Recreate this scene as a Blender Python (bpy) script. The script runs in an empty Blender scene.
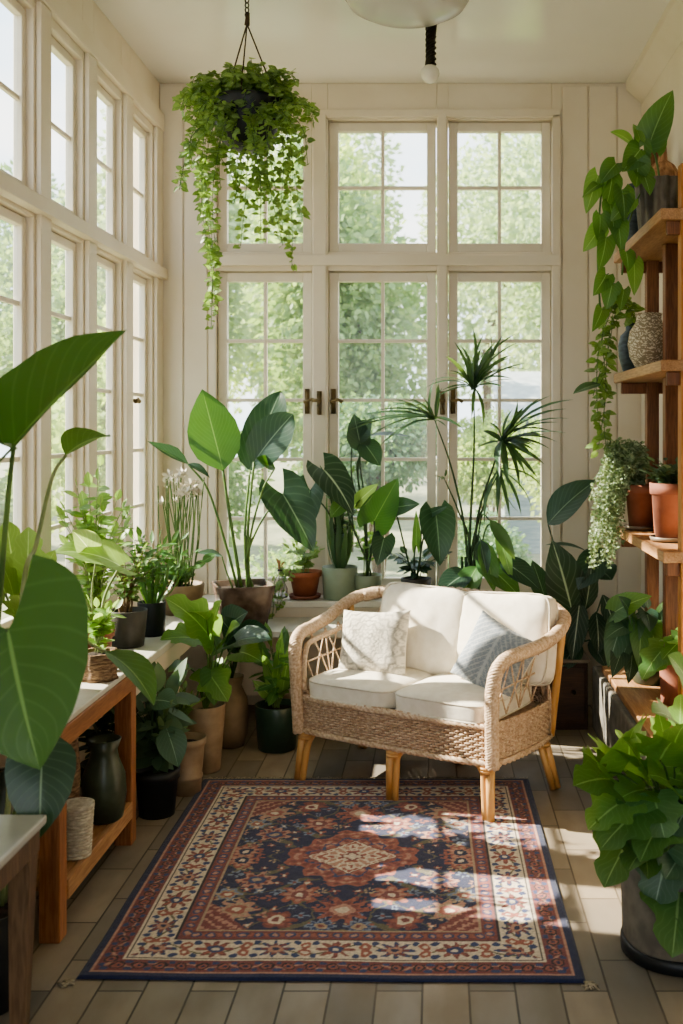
import bpy, math, random
import numpy as np
from mathutils import Vector as V, Matrix, noise as mnoise
random.seed(11)
PI = math.pi
C = bpy.context.scene.collection
F, H, CX, CY = 1050.0, 1.55, 437.0, 428.0      # focal length (px), eye height (m), vanishing point (px)
def at(px, py, d): return V(((px-CX)*d/F, d, H+(CY-py)*d/F))
def rnd(a, b): return random.uniform(a, b)
def lin(h):
    h = h.lstrip('#'); o = []
    for i in (0, 2, 4):
        v = int(h[i:i+2], 16)/255
        o.append(v/12.92 if v <= .04045 else ((v+.055)/1.055)**2.4)
    return (o[0], o[1], o[2], 1)

# ------------------------------------------------------------------ materials
def newmat(name):
    m = bpy.data.materials.new(name); m.use_nodes = True
    nt = m.node_tree; b = nt.nodes['Principled BSDF']
    return m, nt, b
def N(nt, t, **kw):
    n = nt.nodes.new(t)
    for k, v in kw.items(): setattr(n, k, v)
    return n
def mixc(nt, fac, a, b, mode='MIX'):
    n = N(nt, 'ShaderNodeMix', data_type='RGBA', blend_type=mode)
    for s, v in ((0, fac), (6, a), (7, b)):
        if isinstance(v, bpy.types.NodeSocket): nt.links.new(v, n.inputs[s])
        else: n.inputs[s].default_value = v
    return n.outputs[2]
def mth(nt, op, a, b=None):
    n = N(nt, 'ShaderNodeMath', operation=op)
    for s, v in ((0, a), (1, b)):
        if v is None: continue
        if isinstance(v, bpy.types.NodeSocket): nt.links.new(v, n.inputs[s])
        else: n.inputs[s].default_value = v
    return n.outputs[0]
def noise_fac(nt, scale, detail=4, stretch=(1, 1, 1), lo=.35, hi=.65, coord='Object'):
    tc = N(nt, 'ShaderNodeTexCoord'); mp = N(nt, 'ShaderNodeMapping'); mp.inputs['Scale'].default_value = stretch
    nt.links.new(tc.outputs[coord], mp.inputs[0])
    no = N(nt, 'ShaderNodeTexNoise'); no.inputs['Scale'].default_value = scale; no.inputs['Detail'].default_value = detail
    nt.links.new(mp.outputs[0], no.inputs['Vector'])
    mr = N(nt, 'ShaderNodeMapRange'); mr.inputs[1].default_value = lo; mr.inputs[2].default_value = hi
    nt.links.new(no.outputs['Fac'], mr.inputs[0])
    return mr.outputs[0]
def bump(nt, b, h, strength=.3, dist=.004):
    n = N(nt, 'ShaderNodeBump'); n.inputs['Strength'].default_value = strength; n.inputs['Distance'].default_value = dist
    nt.links.new(h, n.inputs['Height']); nt.links.new(n.outputs[0], b.inputs['Normal'])
def plain(name, c1, c2=None, rough=.6, scale=8, stretch=(1, 1, 1), bmp=0, bdist=.003, metal=0, spec=.5, lo=.35, hi=.65):
    m, nt, b = newmat(name); b.inputs['Roughness'].default_value = rough; b.inputs['Metallic'].default_value = metal
    b.inputs['Specular IOR Level'].default_value = spec
    f = noise_fac(nt, scale, 4, stretch, lo, hi)
    nt.links.new(mixc(nt, f, lin(c1), lin(c2 or c1)), b.inputs['Base Color'])
    if bmp: bump(nt, b, f, bmp, bdist)
    return m
def wood(name, c1, c2, axis=1, rough=.45, sc=14):
    st = [6, 6, 6]; st[axis] = .5
    m, nt, b = newmat(name); b.inputs['Roughness'].default_value = rough
    f = noise_fac(nt, sc/6, 5, st, .3, .7); g = noise_fac(nt, sc*2, 2, st, .4, .62)
    c = mixc(nt, f, lin(c1), lin(c2)); c = mixc(nt, mth(nt, 'MULTIPLY', g, .35), c, lin(c2), 'MULTIPLY')
    nt.links.new(c, b.inputs['Base Color']); bump(nt, b, g, .15, .002)
    return m
def leafmat(name, c1, c2, vein=None, trans=.35, rough=.38, side=9, tcol=None, vw=.025, varieg=None):
    m, nt, b = newmat(name); out = nt.nodes['Material Output']; b.inputs['Roughness'].default_value = rough
    geo = N(nt, 'ShaderNodeNewGeometry')
    col = mixc(nt, geo.outputs['Random Per Island'], lin(c1), lin(c2))
    nf = noise_fac(nt, 9, 3, lo=.3, hi=.7)
    col = mixc(nt, mth(nt, 'MULTIPLY', nf, .5), col, mixc(nt, .5, col, (.02, .05, .01, 1)))
    if varieg:
        vf = noise_fac(nt, 45, 2, lo=.48, hi=.56); col = mixc(nt, vf, col, lin(varieg))
    if vein:
        uv = N(nt, 'ShaderNodeUVMap'); sx = N(nt, 'ShaderNodeSeparateXYZ'); nt.links.new(uv.outputs[0], sx.inputs[0])
        au = mth(nt, 'ABSOLUTE', mth(nt, 'SUBTRACT', sx.outputs[0], .5))
        mr = N(nt, 'ShaderNodeMapRange'); mr.inputs[1].default_value = vw; mr.inputs[2].default_value = vw*.4; nt.links.new(au, mr.inputs[0])
        ph = mth(nt, 'SUBTRACT', mth(nt, 'MULTIPLY', sx.outputs[1], side*6.283), mth(nt, 'MULTIPLY', au, side*5.0))
        sv = mth(nt, 'POWER', mth(nt, 'ABSOLUTE', mth(nt, 'COSINE', mth(nt, 'MULTIPLY', ph, .5))), 30)
        fac = mth(nt, 'MAXIMUM', mr.outputs[0], mth(nt, 'MULTIPLY', sv, .16))
        col = mixc(nt, fac, col, lin(vein))
        bump(nt, b, mth(nt, 'MAXIMUM', mr.outputs[0], sv), .12, .002)
    hs = N(nt, 'ShaderNodeHueSaturation'); hs.inputs['Saturation'].default_value = .80; hs.inputs['Value'].default_value = 1.15; nt.links.new(col, hs.inputs['Color']); col = hs.outputs[0]
    nt.links.new(col, b.inputs['Base Color'])
    if trans:
        tr = N(nt, 'ShaderNodeBsdfTranslucent')
        nt.links.new(mixc(nt, 1.0, mixc(nt, .35, col, lin(tcol or '#93a83a')), (1.75, 1.75, 1.4, 1), 'MULTIPLY'), tr.inputs[0])
        ms = N(nt, 'ShaderNodeMixShader'); ms.inputs[0].default_value = trans
        nt.links.new(b.outputs[0], ms.inputs[1]); nt.links.new(tr.outputs[0], ms.inputs[2]); nt.links.new(ms.outputs[0], out.inputs[0])
    return m
def attrmat(name, rough=.9, bs=0, bscale=300, sheen=0):
    m, nt, b = newmat(name); b.inputs['Roughness'].default_value = rough; b.inputs['Specular IOR Level'].default_value = .2
    a = N(nt, 'ShaderNodeAttribute', attribute_name='Col'); nt.links.new(a.outputs['Color'], b.inputs['Base Color'])
    b.inputs['Sheen Weight'].default_value = sheen
    if bs: bump(nt, b, noise_fac(nt, bscale, 2), bs, .002)
    return m
M = {}
M['paint'] = plain('cream_paint', '#e8dece', '#e1d5c2', .5, 2.5, bmp=.04)
M['paint_sash'] = plain('sash_paint', '#e9e0d1', '#dfd5c4', .42, 5, bmp=.03)
M['ceiling'] = plain('ceiling_paint', '#f4f1ec', '#efebe4', .13, 1.2)
M['counter'] = plain('white_counter', '#dcd9d0', '#c9c4b8', .35, 6)
M['teak'] = wood('warm_teak', '#c68d5e', '#9c6843', 1)
M['teak_up'] = wood('warm_teak_upright', '#bf8558', '#93603e', 2)
M['oak'] = wood('pale_shelf_wood', '#c9a078', '#a87b52', 1)
M['oak_dark'] = wood('shelf_post_wood', '#a06c48', '#764a30', 2)
M['greywood'] = wood('weathered_wood', '#8a7f70', '#5e554a', 2)
M['darkwood'] = wood('dark_cabinet_wood', '#5d3d29', '#3a2417', 0, .5)
M['rattan'] = plain('rattan_weave', '#d8c0a6', '#b2937a', .5, 60, spec=.4)
M['rattan2'] = plain('rattan_braid', '#dac3aa', '#b89a7e', .5, 90, spec=.4)
M['cane'] = plain('honey_cane', '#d9ae76', '#bb8850', .35, 14, (1, 1, .3))
M['canvas'] = plain('cream_canvas', '#efe8db', '#e6decf', .9, 25, bmp=.1, spec=.2)
M['canvas_pipe'] = plain('cream_piping', '#e4dccd', '#d9d0bf', .9, 60, spec=.2)
M['terra'] = plain('terracotta', '#a9674a', '#8a5038', .75, 9, bmp=.15)
M['terra2'] = plain('dusty_terracotta', '#a26a56', '#7f5040', .8, 7, bmp=.15)
M['tan'] = plain('tan_stoneware', '#b29c82', '#8c755c', .55, 8, bmp=.1)
M['tan2'] = plain('beige_stoneware', '#9d866a', '#7a664e', .6, 7, bmp=.1)
M['greige'] = plain('greige_glaze', '#8d8070', '#6c6053', .4, 6)
M['black'] = plain('black_plastic', '#24272a', '#1a1c1e', .45, 12)
M['charcoal'] = plain('charcoal_pot', '#4a4641', '#34312d', .55, 12, bmp=.15)
M['dkgreen'] = plain('dark_green_glaze', '#30483b', '#22352b', .3, 6)
M['sage'] = plain('sage_glaze', '#8d9a85', '#7c8a76', .4, 6)
M['brownglaze'] = plain('brown_glaze', '#857268', '#4a3931', .25, 9, bmp=.08)
M['soil'] = plain('potting_soil', '#3a2a1e', '#20160f', .95, 60, bmp=.6, bdist=.01)
M['bluevase'] = plain('blue_grey_glaze', '#4d5b66', '#2f3942', .4, 14, (1, 1, 4), bmp=.2)
M['ribbed'] = plain('dark_ribbed', '#857e74', '#4c463f', .6, 20, (1, 1, .4), bmp=.3)
M['tassel'] = plain('peach_straw', '#c79a78', '#8c6448', .8, 60, (1, 1, .2), bmp=.3)
M['stone'] = plain('grey_stone', '#8c887f', '#6b6861', .85, 14, bmp=.35)
M['fabricgrey'] = plain('grey_felt', '#8d877c', '#736d64', .9, 16, bmp=.1)
M['jug'] = plain('bottle_green_jug', '#505a48', '#30382b', .3, 8)
M['log'] = plain('bark', '#a58b70', '#5f4836', .9, 30, (1, 1, 5), bmp=.6, bdist=.01)
M['whitebasket'] = plain('white_weave', '#ddd6c8', '#b5aa98', .8, 50, (1, 1, 3), bmp=.4)
M['iron'] = plain('dark_iron', '#3a332b', '#28231e', .45, 12, metal=.7)
M['brass'] = plain('aged_brass', '#8c7a58', '#5f5139', .4, 12, metal=.8)
M['cord'] = plain('jute_cord', '#5a4a38', '#3f3426', .9, 60)
M['milk'] = plain('milk_glass', '#f2eee2', '#efe9da', .25, 4)
M['stem'] = plain('green_stem', '#6d8a48', '#50703a', .5, 10)
M['stem_dark'] = plain('dark_green_stem', '#3e5a30', '#2c4526', .5, 10)
M['stem_pale'] = plain('pale_stem', '#a9b486', '#7c8c58', .5, 10)
M['woody'] = plain('woody_stem', '#7c6448', '#54412d', .8, 20, (1, 1, .3), bmp=.3)
M['petal'] = plain('white_petal', '#efe9dd', '#dcd3c2', .7, 20)
M['fringe'] = plain('rug_fringe', '#cfc3ad', '#a99b84', .95, 60)
L = {}
L['big'] = leafmat('big_leaf', '#356d26', '#2d5d22', '#6a9a48', .30, .36, 8, '#7fae1c', .018)
L['bop'] = leafmat('paddle_leaf', '#35781e', '#2a681a', '#6fa040', .17, .36, 16, '#7da810', .014)
L['dark'] = leafmat('dark_leaf', '#2e5142', '#1f4032', '#7c9a7c', .2, .3, 9, '#5f8f3c', .02)
L['darkv'] = leafmat('veined_dark_leaf', '#27473a', '#1d382e', '#a9bda0', .15, .34, 7, '#5f8f3c', .035)
L['mid'] = leafmat('mid_leaf', '#4d8a35', '#35702c', '#86b060', .35, .38, 8)
L['bright'] = leafmat('bright_leaf', '#7bae3e', '#55902f', '#a2c868', .4, .4, 8)
L['lime'] = leafmat('lime_leaf', '#8fb84e', '#6d9c3c', '#bcd88c', .42, .42, 7)
L['pale'] = leafmat('pale_leaf', '#a8bf7c', '#83a45c', '#dfe6c4', .38, .45, 7)
L['ivy'] = leafmat('ivy_leaf', '#86a84c', '#5a8038', '#aac47c', .4, .45, 4)
L['varieg'] = leafmat('silver_ivy_leaf', '#56744a', '#728c62', None, .22, .55, varieg='#98aa84')
L['blue'] = leafmat('blue_green_leaf', '#4a7a5e', '#2f5c45', '#87a88c', .25, .36, 8)
L['palm'] = leafmat('palm_leaf', '#3f6b4a', '#2a5236', None, .25, .4)
L['strap'] = leafmat('strap_leaf', '#4f7d45', '#2f5a34', None, .25, .42)
L['fern'] = leafmat('fine_leaf', '#6f8f4c', '#49702f', None, .35, .5)
L['grey'] = leafmat('grey_green_leaf', '#5f7f60', '#3f6048', None, .25, .5)

# ------------------------------------------------------------------ mesh builder
ROOT = {}
SHAPES = {
 'heart':  [(0,.50),(.06,.80),(.15,.98),(.27,1),(.5,.86),(.72,.55),(.88,.25),(.96,.09),(1,0)],
 'ovate':  [(0,.06),(.08,.45),(.2,.82),(.38,1),(.55,.94),(.75,.66),(.9,.3),(1,0)],
 'paddle': [(0,.12),(.05,.55),(.14,.82),(.3,.97),(.5,1),(.7,.88),(.85,.62),(.95,.3),(1,0)],
 'lance':  [(0,.08),(.15,.62),(.35,1),(.55,.9),(.8,.45),(1,0)],
 'strap':  [(0,.55),(.3,1),(.65,.92),(.88,.5),(1,0)],
 'needle': [(0,.5),(.4,1),(.75,.7),(1,0)],
 'lobed':  [(0,.25),(.06,.75),(.14,1),(.22,.78),(.3,.62),(.4,.92),(.48,.98),(.56,.66),(.64,.45),(.76,.55),(.88,.35),(1,0)],
 'spoon':  [(0,.1),(.3,.3),(.6,.95),(.8,1),(.95,.6),(1,.1)]}
def shp(tab, t):
    for (a, p), (b, q) in zip(tab, tab[1:]):
        if t <= b: return p+(q-p)*(t-a)/(b-a)
    return tab[-1][1]
def bez(a, b, c, t): return a*(1-t)**2+b*2*t*(1-t)+c*t*t
def curve(pts, n=10):
    """Catmull-Rom through pts"""
    p = [V(q) for q in pts]; p = [p[0]*2-p[1]]+p+[p[-1]*2-p[-2]]; out = []
    for i in range(1, len(p)-2):
        for k in range(n):
            t = k/n; a, b, c, d = p[i-1], p[i], p[i+1], p[i+2]
            out.append(.5*((2*b)+(c-a)*t+(2*a-5*b+4*c-d)*t*t+(3*b-a-3*c+d)*t**3))
    out.append(p[-2].copy()); return out
class MB:
    def __init__(s): s.v = []; s.f = []; s.uv = []; s.col = None
    def add(s, vs, fs, uvs=None):
        o = len(s.v); s.v += [tuple(v) for v in vs]; s.f += [tuple(i+o for i in f) for f in fs]
        s.uv += uvs if uvs else [None]*len(fs); return s
    def bx(s, x0, x1, y0, y1, z0, z1):
        vs = [(x, y, z) for z in (z0, z1) for y in (y0, y1) for x in (x0, x1)]
        return s.add(vs, [(0,2,3,1),(4,5,7,6),(0,1,5,4),(2,6,7,3),(0,4,6,2),(1,3,7,5)])
    def prism(s, poly, z0, z1, taper=None):
        n = len(poly); q = taper or poly
        return s.add([(x, y, z0) for x, y in poly]+[(x, y, z1) for x, y in q],
                     [tuple(range(n))[::-1], tuple(range(n, 2*n))]+[(i, (i+1)%n, n+(i+1)%n, n+i) for i in range(n)])
    def beam(s, a, b, w0, w1=None, h=None):
        """square bar from a to b"""
        a, b = V(a), V(b); t = (b-a).normalized(); r = V((1,0,0)) if abs(t.x) < .8 else V((0,1,0))
        y = t.cross(r).normalized(); x = y.cross(t); w1 = w1 or w0; h = h or 1; vs = []
        for p, w in ((a, w0), (b, w1)):
            for i, j in ((-1,-1),(1,-1),(1,1),(-1,1)): vs.append(p+x*i*w/2+y*j*w*h/2)
        return s.add(vs, [(3,2,1,0),(4,5,6,7),(0,1,5,4),(1,2,6,5),(2,3,7,6),(3,0,4,7)])
    def tube(s, pts, r, n=6, caps=True, closed=False):
        pts = [V(p) for p in pts]; m = len(pts); R = r if isinstance(r, (list, tuple)) else [r]*m
        vs = []; nx = None
        for i, p in enumerate(pts):
            a = pts[i-1] if (i or closed) else p; b = pts[(i+1) % m] if (i < m-1 or closed) else p
            t = (b-a); t = t.normalized() if t.length > 1e-9 else V((0,0,1))
            if nx is None:
                nx = t.cross(V((0,0,1)) if abs(t.z) < .9 else V((1,0,0))).normalized()
            else:
                nx = nx-t*nx.dot(t); nx = nx.normalized() if nx.length > 1e-6 else t.orthogonal().normalized()
            ny = t.cross(nx)
            for k in range(n):
                a_ = 2*PI*k/n; vs.append(p+(nx*math.cos(a_)+ny*math.sin(a_))*R[i])
        fs = []
        for i in range(m if closed else m-1):
            j = (i+1) % m
            for k in range(n): fs.append((i*n+k, i*n+(k+1)%n, j*n+(k+1)%n, j*n+k))
        if caps and not closed: fs += [tuple(range(n))[::-1], tuple(range((m-1)*n, m*n))]
        return s.add(vs, fs)
    def lathe(s, prof, o=(0,0,0), n=32, sq=False, mod=None):
        """prof: (r,z) from inside/bottom outwards; sq: square cross-section"""
        o = V(o); vs = []
        for r, z in prof:
            for k in range(n):
                a = 2*PI*k/n; c, d = math.cos(a), math.sin(a); q = 1
                if sq: q = 1/((abs(c)**10+abs(d)**10)**.1)
                if mod: q *= mod(a, z)
                vs.append((o.x+r*q*c, o.y+r*q*d, o.z+z))
        m = len(prof); fs = []
        for i in range(m-1):
            for k in range(n): fs.append((i*n+k, i*n+(k+1)%n, (i+1)*n+(k+1)%n, (i+1)*n+k))
        if prof[0][0] > 1e-4: fs.append(tuple(range(n))[::-1])
        if prof[-1][0] > 1e-4: fs.append(tuple(range((m-1)*n, m*n)))
        return s.add(vs, fs)
    def leaf(s, base, tip, width, shape='ovate', face=(0,-.6,.8), bend=.12, fold=.2, lobe=0, nL=8, nW=4, ripple=0, roll=0):
        base, tip = V(base), V(tip); ax = tip-base; ln = ax.length
        if ln < 1e-6: return s
        T0 = ax/ln; n0 = V(face); n0 = n0-T0*n0.dot(T0)
        n0 = n0.normalized() if n0.length > 1e-4 else T0.orthogonal().normalized()
        if roll: n0 = Matrix.Rotation(roll, 3, T0) @ n0
        ctrl = (base+tip)/2+n0*bend*ln; tab = SHAPES[shape]; vs = []; ph = rnd(0, 6)
        for i in range(nL+1):
            t = i/nL; p = bez(base, ctrl, tip, t); T = ((ctrl-base)*(1-t)+(tip-ctrl)*t).normalized()
            S = T.cross(n0).normalized(); Nn = S.cross(T); w = shp(tab, t)*width/2
            for j in range(nW+1):
                u = 2*j/nW-1; au = abs(u)
                q = p+S*u*w+Nn*(fold*au*w+ripple*ln*au*math.sin(t*14+ph+u))
                if lobe: q -= T0*(lobe*ln*(1-t)**2.2*au**1.25)
                vs.append(q)
        fs = []; uv = []; k = nW+1
        for i in range(nL):
            for j in range(nW):
                fs.append((i*k+j, i*k+j+1, (i+1)*k+j+1, (i+1)*k+j))
                uv.append(((j/nW, i/nL), ((j+1)/nW, i/nL), ((j+1)/nW, (i+1)/nL), (j/nW, (i+1)/nL)))
        return s.add(vs, fs, uv)
    def build(s, name, mat, parent=None, smooth=True, bevel=0, label=None, seg=2):
        me = bpy.data.meshes.new(name); r = parent
        while r is not None and r.parent is not None: r = r.parent
        vs = s.v
        if r is not None and r.name in ROOT:
            inv = ROOT[r.name].inverted(); vs = [tuple(inv @ V(v)) for v in vs]
        me.from_pydata(vs, [], s.f)
        if any(u is not None for u in s.uv):
            ul = me.uv_layers.new(name='UVMap'); flat = []
            for f, u in zip(s.f, s.uv):
                for q in (u or [(0, 0)]*len(f)): flat += [q[0], q[1]]
            ul.data.foreach_set('uv', flat)
        if s.col is not None:
            ca = me.color_attributes.new('Col', 'FLOAT_COLOR', 'POINT')
            ca.data.foreach_set('color', np.asarray(s.col, dtype=np.float32).ravel())
        if smooth: me.shade_smooth() if not bevel else None
        me.materials.append(mat); me.update()
        o = bpy.data.objects.new(name, me); C.objects.link(o)
        if parent is not None: o.parent = parent
        if bevel:
            md = o.modifiers.new('bevel', 'BEVEL'); md.width = bevel; md.segments = seg; md.limit_method = 'ANGLE'; md.angle_limit = .6
        if label: o['label'] = label
        return o
def thing(name, label, cat, loc=(0,0,0), rz=0, group=None):
    o = bpy.data.objects.new(name, None); o.empty_display_size = .05; C.objects.link(o)
    o.location = loc; o.rotation_euler = (0, 0, rz); o['label'] = label; o['category'] = cat
    if group: o['group'] = group
    ROOT[o.name] = Matrix.Translation(V(loc)) @ Matrix.Rotation(rz, 4, 'Z'); return o
def tag(o, label, cat, group=None):
    o['label'] = label; o['category'] = cat
    if group: o['group'] = group
    return o
def struct(o): o['kind'] = 'structure'; return o
SKY, SUN, SUNDIR, LOOK, EXPO = 1.95, 13.0, (1, -.21, -.70), 'AgX - Medium High Contrast', .74
# ------------------------------------------------------------------ room shell
XL, XR, YB, ZC, YF = -1.55, 1.14, 5.875, 3.48, -1.6
def uvbox(mb, side, u0, u1, w0, w1, z0, z1):
    """u along the wall, w depth outwards from its inner face"""
    if side == 'back': mb.bx(u0, u1, YB+w0, YB+w1, z0, z1)
    else: mb.bx(XL-min(w1, .072), XL-w0, u0, u1, z0, z1)
# floor: long stone setts laid lengthwise
m, nt, b = newmat('floor_setts'); b.inputs['Roughness'].default_value = .5
tc = N(nt, 'ShaderNodeTexCoord'); mp = N(nt, 'ShaderNodeMapping'); mp.inputs['Rotation'].default_value = (0, 0, PI/2); mp.inputs['Location'].default_value = (.09, .04, 0)
nt.links.new(tc.outputs['Object'], mp.inputs[0])
br = N(nt, 'ShaderNodeTexBrick'); nt.links.new(mp.outputs[0], br.inputs['Vector'])
br.offset = .42; br.inputs['Scale'].default_value = 1; br.inputs['Brick Width'].default_value = .40; br.inputs['Row Height'].default_value = .128
br.inputs['Mortar Size'].default_value = .0035; br.inputs['Mortar Smooth'].default_value = .3; br.inputs['Bias'].default_value = 0
br.inputs['Color1'].default_value = lin('#ad9f8c'); br.inputs['Color2'].default_value = lin('#74716b'); br.inputs['Mortar'].default_value = lin('#45403a')
nf = noise_fac(nt, 7, 5, (1, .4, 1)); nf2 = noise_fac(nt, 1.6, 2)
col = mixc(nt, mth(nt, 'MULTIPLY', nf, .45), br.outputs['Color'], lin('#6f675b')); col = mixc(nt, mth(nt, 'MULTIPLY', nf2, .3), col, lin('#b09a80'))
nt.links.new(col, b.inputs['Base Color']); bump(nt, b, mth(nt, 'SUBTRACT', mth(nt, 'MULTIPLY', nf, .15), br.outputs['Fac']), .5, .004)
rf = N(nt, 'ShaderNodeMapRange'); rf.inputs[3].default_value = .42; rf.inputs[4].default_value = .62; nt.links.new(nf, rf.inputs[0]); nt.links.new(rf.outputs[0], b.inputs['Roughness'])
fl = MB(); fl.bx(XL-.2, XR+.2, YF-.2, YB+.2, -.12, 0); struct(fl.build('floor', m, smooth=False))
ce = MB(); ce.bx(XL-.2, XR+.2, YF-.2, YB+.2, ZC, ZC+.12); struct(ce.build('ceiling', M['ceiling'], smooth=False))
# back wall
OB = [(-1.237, -.70), (-.61, -.002), (.062, .643)]            # bay openings along x
UZ, LZ = (2.535, 3.275), (.62, 2.43)
TH = .17
w = MB()
edges = [XL-.17]+[e for o in OB for e in o]+[XR+.17]
for i in range(0, len(edges), 2): uvbox(w, 'back', edges[i], edges[i+1], 0, TH, 0, ZC)
for a, b_ in OB:
    uvbox(w, 'back', a, b_, 0, TH, 0, LZ[0]); uvbox(w, 'back', a, b_, 0, TH, LZ[1], UZ[0]); uvbox(w, 'back', a, b_, 0, TH, UZ[1], ZC)
struct(w.build('wall_back', M['paint'], smooth=False, bevel=.004))
def trim(name, boxes, side='back', mat='paint', bev=.004):
    t = MB()
    for bb in boxes: uvbox(t, side, *bb)
    return struct(t.build(name, M[mat], smooth=False, bevel=bev))
n = 1
tb = []
for x0, x1 in ((-.70, -.61), (-.002, .062)): tb.append((x0+.008, x1-.008, -.028, .0, .62, 3.30))
tb += [(-1.275, -1.237, -.02, 0, .62, 3.30), (.643, .69, -.02, 0, .62, 3.30)]
trim('trim_1', tb)                                                   # posts and jambs
trim('trim_2', [(-1.275, .69, -.034, 0, 2.455, 2.515), (-1.275, .69, -.02, 0, 3.285, 3.33)])
trim('trim_3', [(.69+.16*k, .69+.16*k+.152, -.012, 0, .3, 3.46) for k in range(1, 3)]+[(.70, .842, -.012, 0, .3, 3.46)])   # boards
trim('trim_4', [(-1.548, -1.42, -.012, 0, .62, 3.46), (-1.412, -1.283, -.012, 0, .62, 3.46)])
# left wall
BAYS = [3.83, 4.39, 4.95, 5.51]; HW = .205
LU, LL = (2.45, 3.16), (.80, 2.36)
w = MB(); e = [YF-.2]+[q for c in BAYS for q in (c-HW, c+HW)]+[YB]
for i in range(0, len(e), 2): uvbox(w, 'left', e[i], e[i+1], 0, TH, 0, ZC)
for c in BAYS:
    uvbox(w, 'left', c-HW, c+HW, 0, TH, 0, LL[0]); uvbox(w, 'left', c-HW, c+HW, 0, TH, LL[1], LU[0]); uvbox(w, 'left', c-HW, c+HW, 0, TH, LU[1], ZC)
struct(w.build('wall_left', M['paint'], smooth=False, bevel=.004))
pj = [(c+HW+.02, c+.56-HW-.02, -.022, 0, .62, 3.2) for c in BAYS[:-1]]+[(BAYS[0]-HW-.13, BAYS[0]-HW-.02, -.022, 0, .62, 3.2), (5.735, 5.862, -.022, 0, .62, 3.2)]
trim('trim_5', pj, 'left')
trim('trim_6', [(3.4, 5.86, -.05, 0, 2.375, 2.435), (3.4, 5.86, -.03, 0, 3.2, 3.3)], 'left')
# right wall, wall behind the viewer (with a wide unglazed opening, added for fill light)
w = MB(); w.bx(XR, XR+.15, YF-.2, YB, 0, ZC); struct(w.build('wall_right', M['paint'], smooth=False))
w = MB(); w.bx(XL, XR, YF-.17, YF, 0, .4); w.bx(XL, XR, YF-.17, YF, 3.1, ZC); w.bx(XL, XL+.3, YF-.17, YF, .4, 3.1); w.bx(XR-.3, XR, YF-.17, YF, .4, 3.1)
struct(w.build('wall_front', M['paint'], smooth=False))
w = MB(); w.prism([(XR-.14, 0), (XR, 0), (XR, 1), (XR-.14, 1)], 0, 1)
w = MB(); w.add([(XR-.09, y, z) for y in (YF, YB-.035) for z in (ZC,)]+[(XR-.09, y, ZC-.05) for y in (YF, YB-.035)]+[(XR, y, ZC-.13) for y in (YF, YB-.035)]+[(XR, y, ZC) for y in (YF, YB-.035)],
   [(0,1,3,2),(2,3,5,4),(4,5,7,6),(6,7,1,0),(0,2,4,6),(1,7,5,3)]); struct(w.build('trim_7', M['paint'], smooth=False, bevel=.004))
# glass: thin panes, whitish haze mixed in as a translucent share
def glassmat(name, lo, hi):
    m = bpy.data.materials.new(name); m.use_nodes = True; nt = m.node_tree; nt.nodes.clear(); out = N(nt, 'ShaderNodeOutputMaterial')
    tr = N(nt, 'ShaderNodeBsdfTransparent'); tr.inputs[0].default_value = (.93, .96, .95, 1)
    tl = N(nt, 'ShaderNodeBsdfTranslucent'); tl.inputs[0].default_value = (.95, .97, 1, 1)
    gl = N(nt, 'ShaderNodeBsdfGlossy'); gl.inputs['Roughness'].default_value = .03
    m1 = N(nt, 'ShaderNodeMixShader'); df = noise_fac(nt, 2.5, 4, lo=.2, hi=.8)
    mr = N(nt, 'ShaderNodeMapRange'); mr.inputs[3].default_value = lo; mr.inputs[4].default_value = hi; nt.links.new(df, mr.inputs[0]); nt.links.new(mr.outputs[0], m1.inputs[0])
    m2 = N(nt, 'ShaderNodeMixShader'); lw = N(nt, 'ShaderNodeFresnel'); lw.inputs[0].default_value = 1.3
    nt.links.new(tr.outputs[0], m1.inputs[1]); nt.links.new(tl.outputs[0], m1.inputs[2]); nt.links.new(mth(nt, 'MULTIPLY', lw.outputs[0], .7), m2.inputs[0])
    nt.links.new(m1.outputs[0], m2.inputs[1]); nt.links.new(gl.outputs[0], m2.inputs[2]); nt.links.new(m2.outputs[0], out.inputs[0]); return m
M['glass'] = glassmat('old_glass', .03, .09); M['glass_left'] = glassmat('clear_old_glass', .015, .05)
wn = 0
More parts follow.
